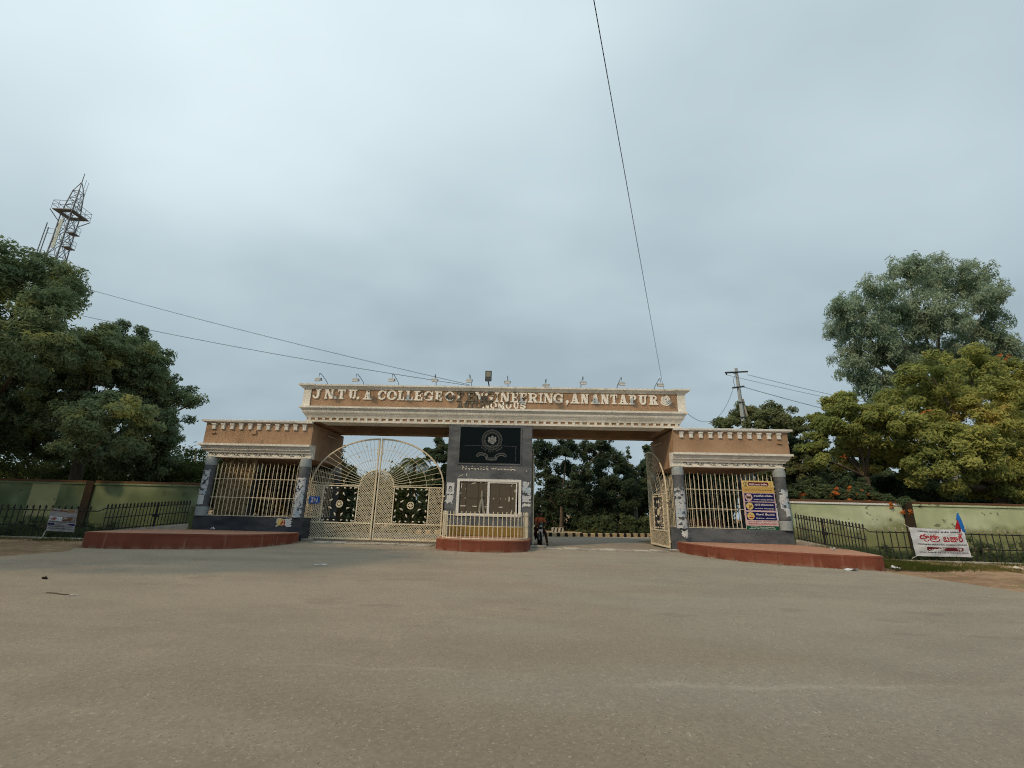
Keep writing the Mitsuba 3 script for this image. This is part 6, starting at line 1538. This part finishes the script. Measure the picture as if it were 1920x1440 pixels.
# gravel and grit gathered on the road
rng = np.random.default_rng(61)
n = 1500
gx, gy = rng.uniform(-16, 16, n), 2.5 + 20 * rng.random(n) ** 1.3
s = rng.uniform(.004, .013, n)
o = np.array([[1, 0, 0], [-.5, .86, 0], [-.5, -.86, 0], [0, 0, .9]])
v = (np.stack([gx, gy, gx * 0], 1)[:, None] + o[None] * s[:, None, None] * rng.uniform(.6, 1.5, (n, 4, 1))).reshape(-1, 3)
f = (np.arange(n)[:, None, None] * 4 + np.array([[0, 1, 3], [1, 2, 3], [2, 0, 3]])).reshape(-1, 3)
L_ = [LineString(rc), LineString(lc), LineString(pc)]
for l in L_:                       # more of it added along the plinths, standing in for contact shadow
    m = 260
    q = np.array([l.interpolate(t_).coords[0] for t_ in rng.uniform(0, l.length, m)])
    cen = np.array(Polygon(np.vstack([np.array(l.coords), [l.coords[0]]])).centroid.coords[0])
    dd = q - cen
    q = q + dd / np.linalg.norm(dd, axis=1, keepdims=True) * (rng.random((m, 1)) ** 2 * .5 + .02)
    sz = rng.uniform(.006, .02, m)
    v2 = (np.c_[q, q[:, :1] * 0][:, None] + o[None] * sz[:, None, None] * rng.uniform(.6, 1.5, (m, 4, 1))).reshape(-1, 3)
    f = np.vstack([f, (np.arange(m)[:, None, None] * 4 + np.array([[0, 1, 3], [1, 2, 3], [2, 0, 3]])).reshape(-1, 3) + len(v)])
    v = np.vstack([v, v2])
key = thing('grit', 'loose grit and small stones scattered over the road', 'gravel')
labels[key]['kind'] = 'stuff'
scene[key] = P((v, f), 'concrete')

# ================================================================ MOTORCYCLE AND RIDER
BXO, BYO = .74, 26.0
def at(m):
    m = m.copy(); m.apply_transform(trimesh.transformations.rotation_matrix(math.radians(4), [0, 0, 1])); m.apply_translation([BXO, BYO, 0]); return m


def hull(spheres, n=14):
    return m3.Manifold.batch_hull([m3.Manifold.sphere(r, n).translate([x, y, z]) for (x, y, z), r in spheres])


def body(bones, edge=.03, it=8):
    m = hull(bones[0])
    for b in bones[1:]:
        m = m + hull(b)
    m = m.refine_to_length(edge)
    mm = m.to_mesh()
    tm = trimesh.Trimesh(mm.vert_properties[:, :3], mm.tri_verts, process=True)
    trimesh.smoothing.filter_taubin(tm, iterations=it)
    return tm


bk = thing('motorcycle', 'black motorcycle facing the viewer in the open gateway beside the central pier', 'motorcycle')
def wheel(yc):
    tor = lambda R, r, n=26: tube([(0, yc + R * math.cos(q), .30 + R * math.sin(q)) for q in np.linspace(0, 2 * math.pi, n)], r, 8)
    w = part(bk, 'wheel', at(tor(.255, .052)), 'rubber', smooth=True)
    part(w, 'rim', at(tor(.20, .022)), 'chrome', smooth=True)
    part(w, 'spoke', at(cat(*[bar((0, yc, .30), (0, yc + .2 * math.cos(q), .30 + .2 * math.sin(q)), .012) for q in np.arange(5) * 2 * math.pi / 5], bar((-.08, yc, .30), (.08, yc, .30), .035, 8))), 'bike_black')
wheel(-.62)
wheel(.64)
part(bk, 'fork', at(cat(*[bar((s * .085, -.62, .30), (s * .085, -.36, .98), .024, 8) for s in (-1, 1)])), 'chrome', smooth=True)
part(bk, 'mudguard', at(tube([(0, -.62 + .33 * math.cos(q), .30 + .33 * math.sin(q)) for q in np.linspace(.3, 2.5, 12)], .05, 8)), 'bike_black', smooth=True)
part(bk, 'cowl', at(body([[((0, -.50, .98), .11), ((0, -.44, 1.12), .09)], [((-.09, -.48, .92), .05), ((.09, -.48, .92), .05), ((0, -.46, 1.08), .09)]], .03, 6)), 'bike_black', smooth=True)
part(bk, 'headlight', at(body([[((0, -.575, 1.0), .055), ((-.05, -.56, .97), .045), ((.05, -.56, .97), .045)]], .02, 4)), 'lens', smooth=True)
part(bk, 'number_plate', at(box(-.11, .11, -.625, -.615, .74, .82, .004)), 'paper')
part(bk, 'handlebar', at(tube([(-.36, -.22, 1.06), (-.2, -.33, 1.05), (0, -.36, 1.02), (.2, -.33, 1.05), (.36, -.22, 1.06)], .014, 8)), 'steel_dark', smooth=True)
for s in (-1, 1):
    part(bk, 'grip', at(tube([(s * .25, -.295, 1.055), (s * .38, -.205, 1.062)], .02, 8)), 'rubber', smooth=True)
    k = part(bk, 'mirror', at(hull([((s * .37, -.30, 1.22), .035), ((s * .45, -.29, 1.23), .035)]).to_mesh().vert_properties[:, :3] if False else trimesh.convex.convex_hull(np.array([[s * .34 + a, -.30 + b, 1.19 + c] for a in (0, s * .13) for b in (0, .02) for c in (0, .075)]))), 'bike_black')
    part(k, 'stalk', at(bar((s * .24, -.30, 1.06), (s * .40, -.29, 1.20), .008)), 'steel_dark')
    part(bk, 'indicator', at(trimesh.creation.icosphere(1, .03).apply_translation([s * .19, -.52, .93])), 'ochre')
part(bk, 'tank', at(body([[((0, -.22, .88), .12), ((0, .10, .84), .10)], [((-.07, -.12, .86), .09), ((.07, -.12, .86), .09)]], .04, 6)), 'bike_black', smooth=True)
part(bk, 'seat', at(body([[((0, .15, .80), .09), ((0, .62, .84), .085)], [((-.06, .45, .82), .07), ((.06, .45, .82), .07)]], .05, 5)), 'rubber', smooth=True)
part(bk, 'engine', at(cat(box(-.13, .13, -.18, .22, .28, .52, .03), lathe([(.09, .5), (.11, .52), (.11, .55), (.09, .57), (.11, .59), (.11, .62), (.09, .64), (0, .64)], 12, (0, -.08, 0)))), 'steel_dark')
part(bk, 'exhaust', at(tube([(.10, -.18, .45), (.12, -.24, .30), (.14, 0, .22), (.16, .35, .26), (.17, .85, .36)], [.022, .022, .025, .045, .045], 8)), 'chrome', smooth=True)
part(bk, 'frame', at(cat(bar((0, -.34, .95), (0, -.15, .35), .025), bar((0, .2, .75), (0, .25, .35), .025), bar((-.06, .25, .35), (-.06, .64, .30), .022), bar((.06, .25, .35), (.06, .64, .30), .022), *[bar((s * .10, .64, .32), (s * .10, .5, .74), .022) for s in (-1, 1)])), 'bike_black')
part(bk, 'tail', at(body([[((0, .7, .78), .07), ((0, .95, .84), .05)]], .04, 4)), 'bike_black', smooth=True)

pr = thing('person', 'person in an orange shirt sitting on the motorcycle with one foot on the ground', 'person')
hip = (0, .28, .93)
J = dict(nk=(0.02, .10, 1.43), hd=(0.03, .05, 1.60), shL=(-.19, .13, 1.36), shR=(.20, .13, 1.36), elL=(-.29, -.03, 1.14), elR=(.31, -.03, 1.13), wrL=(-.31, -.19, 1.09), wrR=(.32, -.19, 1.09),
         hiL=(-.11, .26, .90), hiR=(.11, .26, .90), knL=(-.24, -.10, .66), knR=(.31, -.06, .60), anL=(-.22, .10, .34), anR=(.41, -.02, .10))
sk = [[(J['nk'], .055), ((.02, .09, 1.50), .055)], [((.03, .03, 1.58), .085), ((.03, .07, 1.63), .092), ((.03, .0, 1.54), .06), ((.03, .09, 1.66), .08)], [((.03, -.055, 1.58), .018), ((.03, -.03, 1.61), .02)],
      [((-.065, .05, 1.58), .02), ((-.06, .06, 1.61), .02)], [((.125, .05, 1.58), .02), ((.12, .06, 1.61), .02)],
      [((0, .12, 1.33), .12), ((0, .22, 1.0), .13)], [(J['shL'], .055), (J['elL'], .042)], [(J['shR'], .055), (J['elR'], .042)], [(J['elL'], .042), (J['wrL'], .028)], [(J['elR'], .042), (J['wrR'], .028)],
      [((-.1, .13, 1.33), .08), ((.1, .13, 1.33), .08)], [(J['hiL'], .09), (J['knL'], .058)], [(J['hiR'], .09), (J['knR'], .058)], [(J['knL'], .056), (J['anL'], .038)], [(J['knR'], .056), (J['anR'], .038)],
      [((-.22, .10, .33), .036), ((-.22, -.08, .295), .03)], [((.41, .02, .05), .038), ((.43, -.17, .035), .03)]]
for s, w in ((-1, J['wrL']), (1, J['wrR'])):
    palm = (w[0] + s * .005, w[1] - .05, w[2] + .005)
    sk.append([(w, .027), (palm, .03)])
    for k in range(4):
        fx = palm[0] + s * (-.035 + k * .022)
        sk.append([((fx, palm[1] - .02, palm[2] + .012), .0105), ((fx, palm[1] - .055, palm[2] + .002), .0095)])
        sk.append([((fx, palm[1] - .055, palm[2] + .002), .0095), ((fx, palm[1] - .05 + .004 * k, palm[2] - .03), .0085)])
    sk.append([((palm[0] - s * .03, palm[1] + .01, palm[2] - .005), .012), ((palm[0] - s * .05, palm[1] - .03, palm[2] - .02), .010)])
part(pr, 'body', at(body(sk, .022, 5)), 'skin', smooth=True)
part(pr, 'shirt', at(body([[((0, .12, 1.34), .14), ((0, .20, 1.08), .155), ((0, .26, .92), .15)], [((-.12, .13, 1.35), .085), ((.12, .13, 1.35), .085), ((0, .12, 1.40), .07)], [(J['shL'], .078), ((-.25, .04, 1.23), .072)], [(J['shR'], .078), ((.265, .04, 1.22), .072)]], .03, 6)), 'shirt', smooth=True)
part(pr, 'trousers', at(body([[((-.08, .28, .90), .13), ((.08, .28, .90), .13)], [(J['hiL'], .115), (J['knL'], .082)], [(J['hiR'], .115), (J['knR'], .082)], [(J['knL'], .080), ((-.22, .09, .38), .062)], [(J['knR'], .080), ((.40, -.025, .16), .062)]], .035, 6)), 'trousers', smooth=True)
part(pr, 'hair', at(body([[((.03, .07, 1.665), .088), ((.03, .10, 1.62), .09)], [((.03, .02, 1.695), .06), ((.03, .09, 1.69), .07)]], .025, 4)), 'hair', smooth=True)
for s in (-1, 1):
    part(pr, 'eye', at(trimesh.creation.icosphere(1, .011).apply_translation([.03 + s * .032, -.052, 1.60])), 'hair')
part(pr, 'mouth', at(tube([(.005, -.056, 1.535), (.03, -.060, 1.533), (.055, -.056, 1.535)], .006, 5)), 'maroon')
part(pr, 'shoe', at(body([[((.41, .02, .04), .042), ((.43, -.18, .032), .034)]], .03, 3)), 'rubber', smooth=True)
part(pr, 'shoe', at(body([[((-.22, .10, .315), .042), ((-.22, -.10, .285), .034)]], .03, 3)), 'rubber', smooth=True)
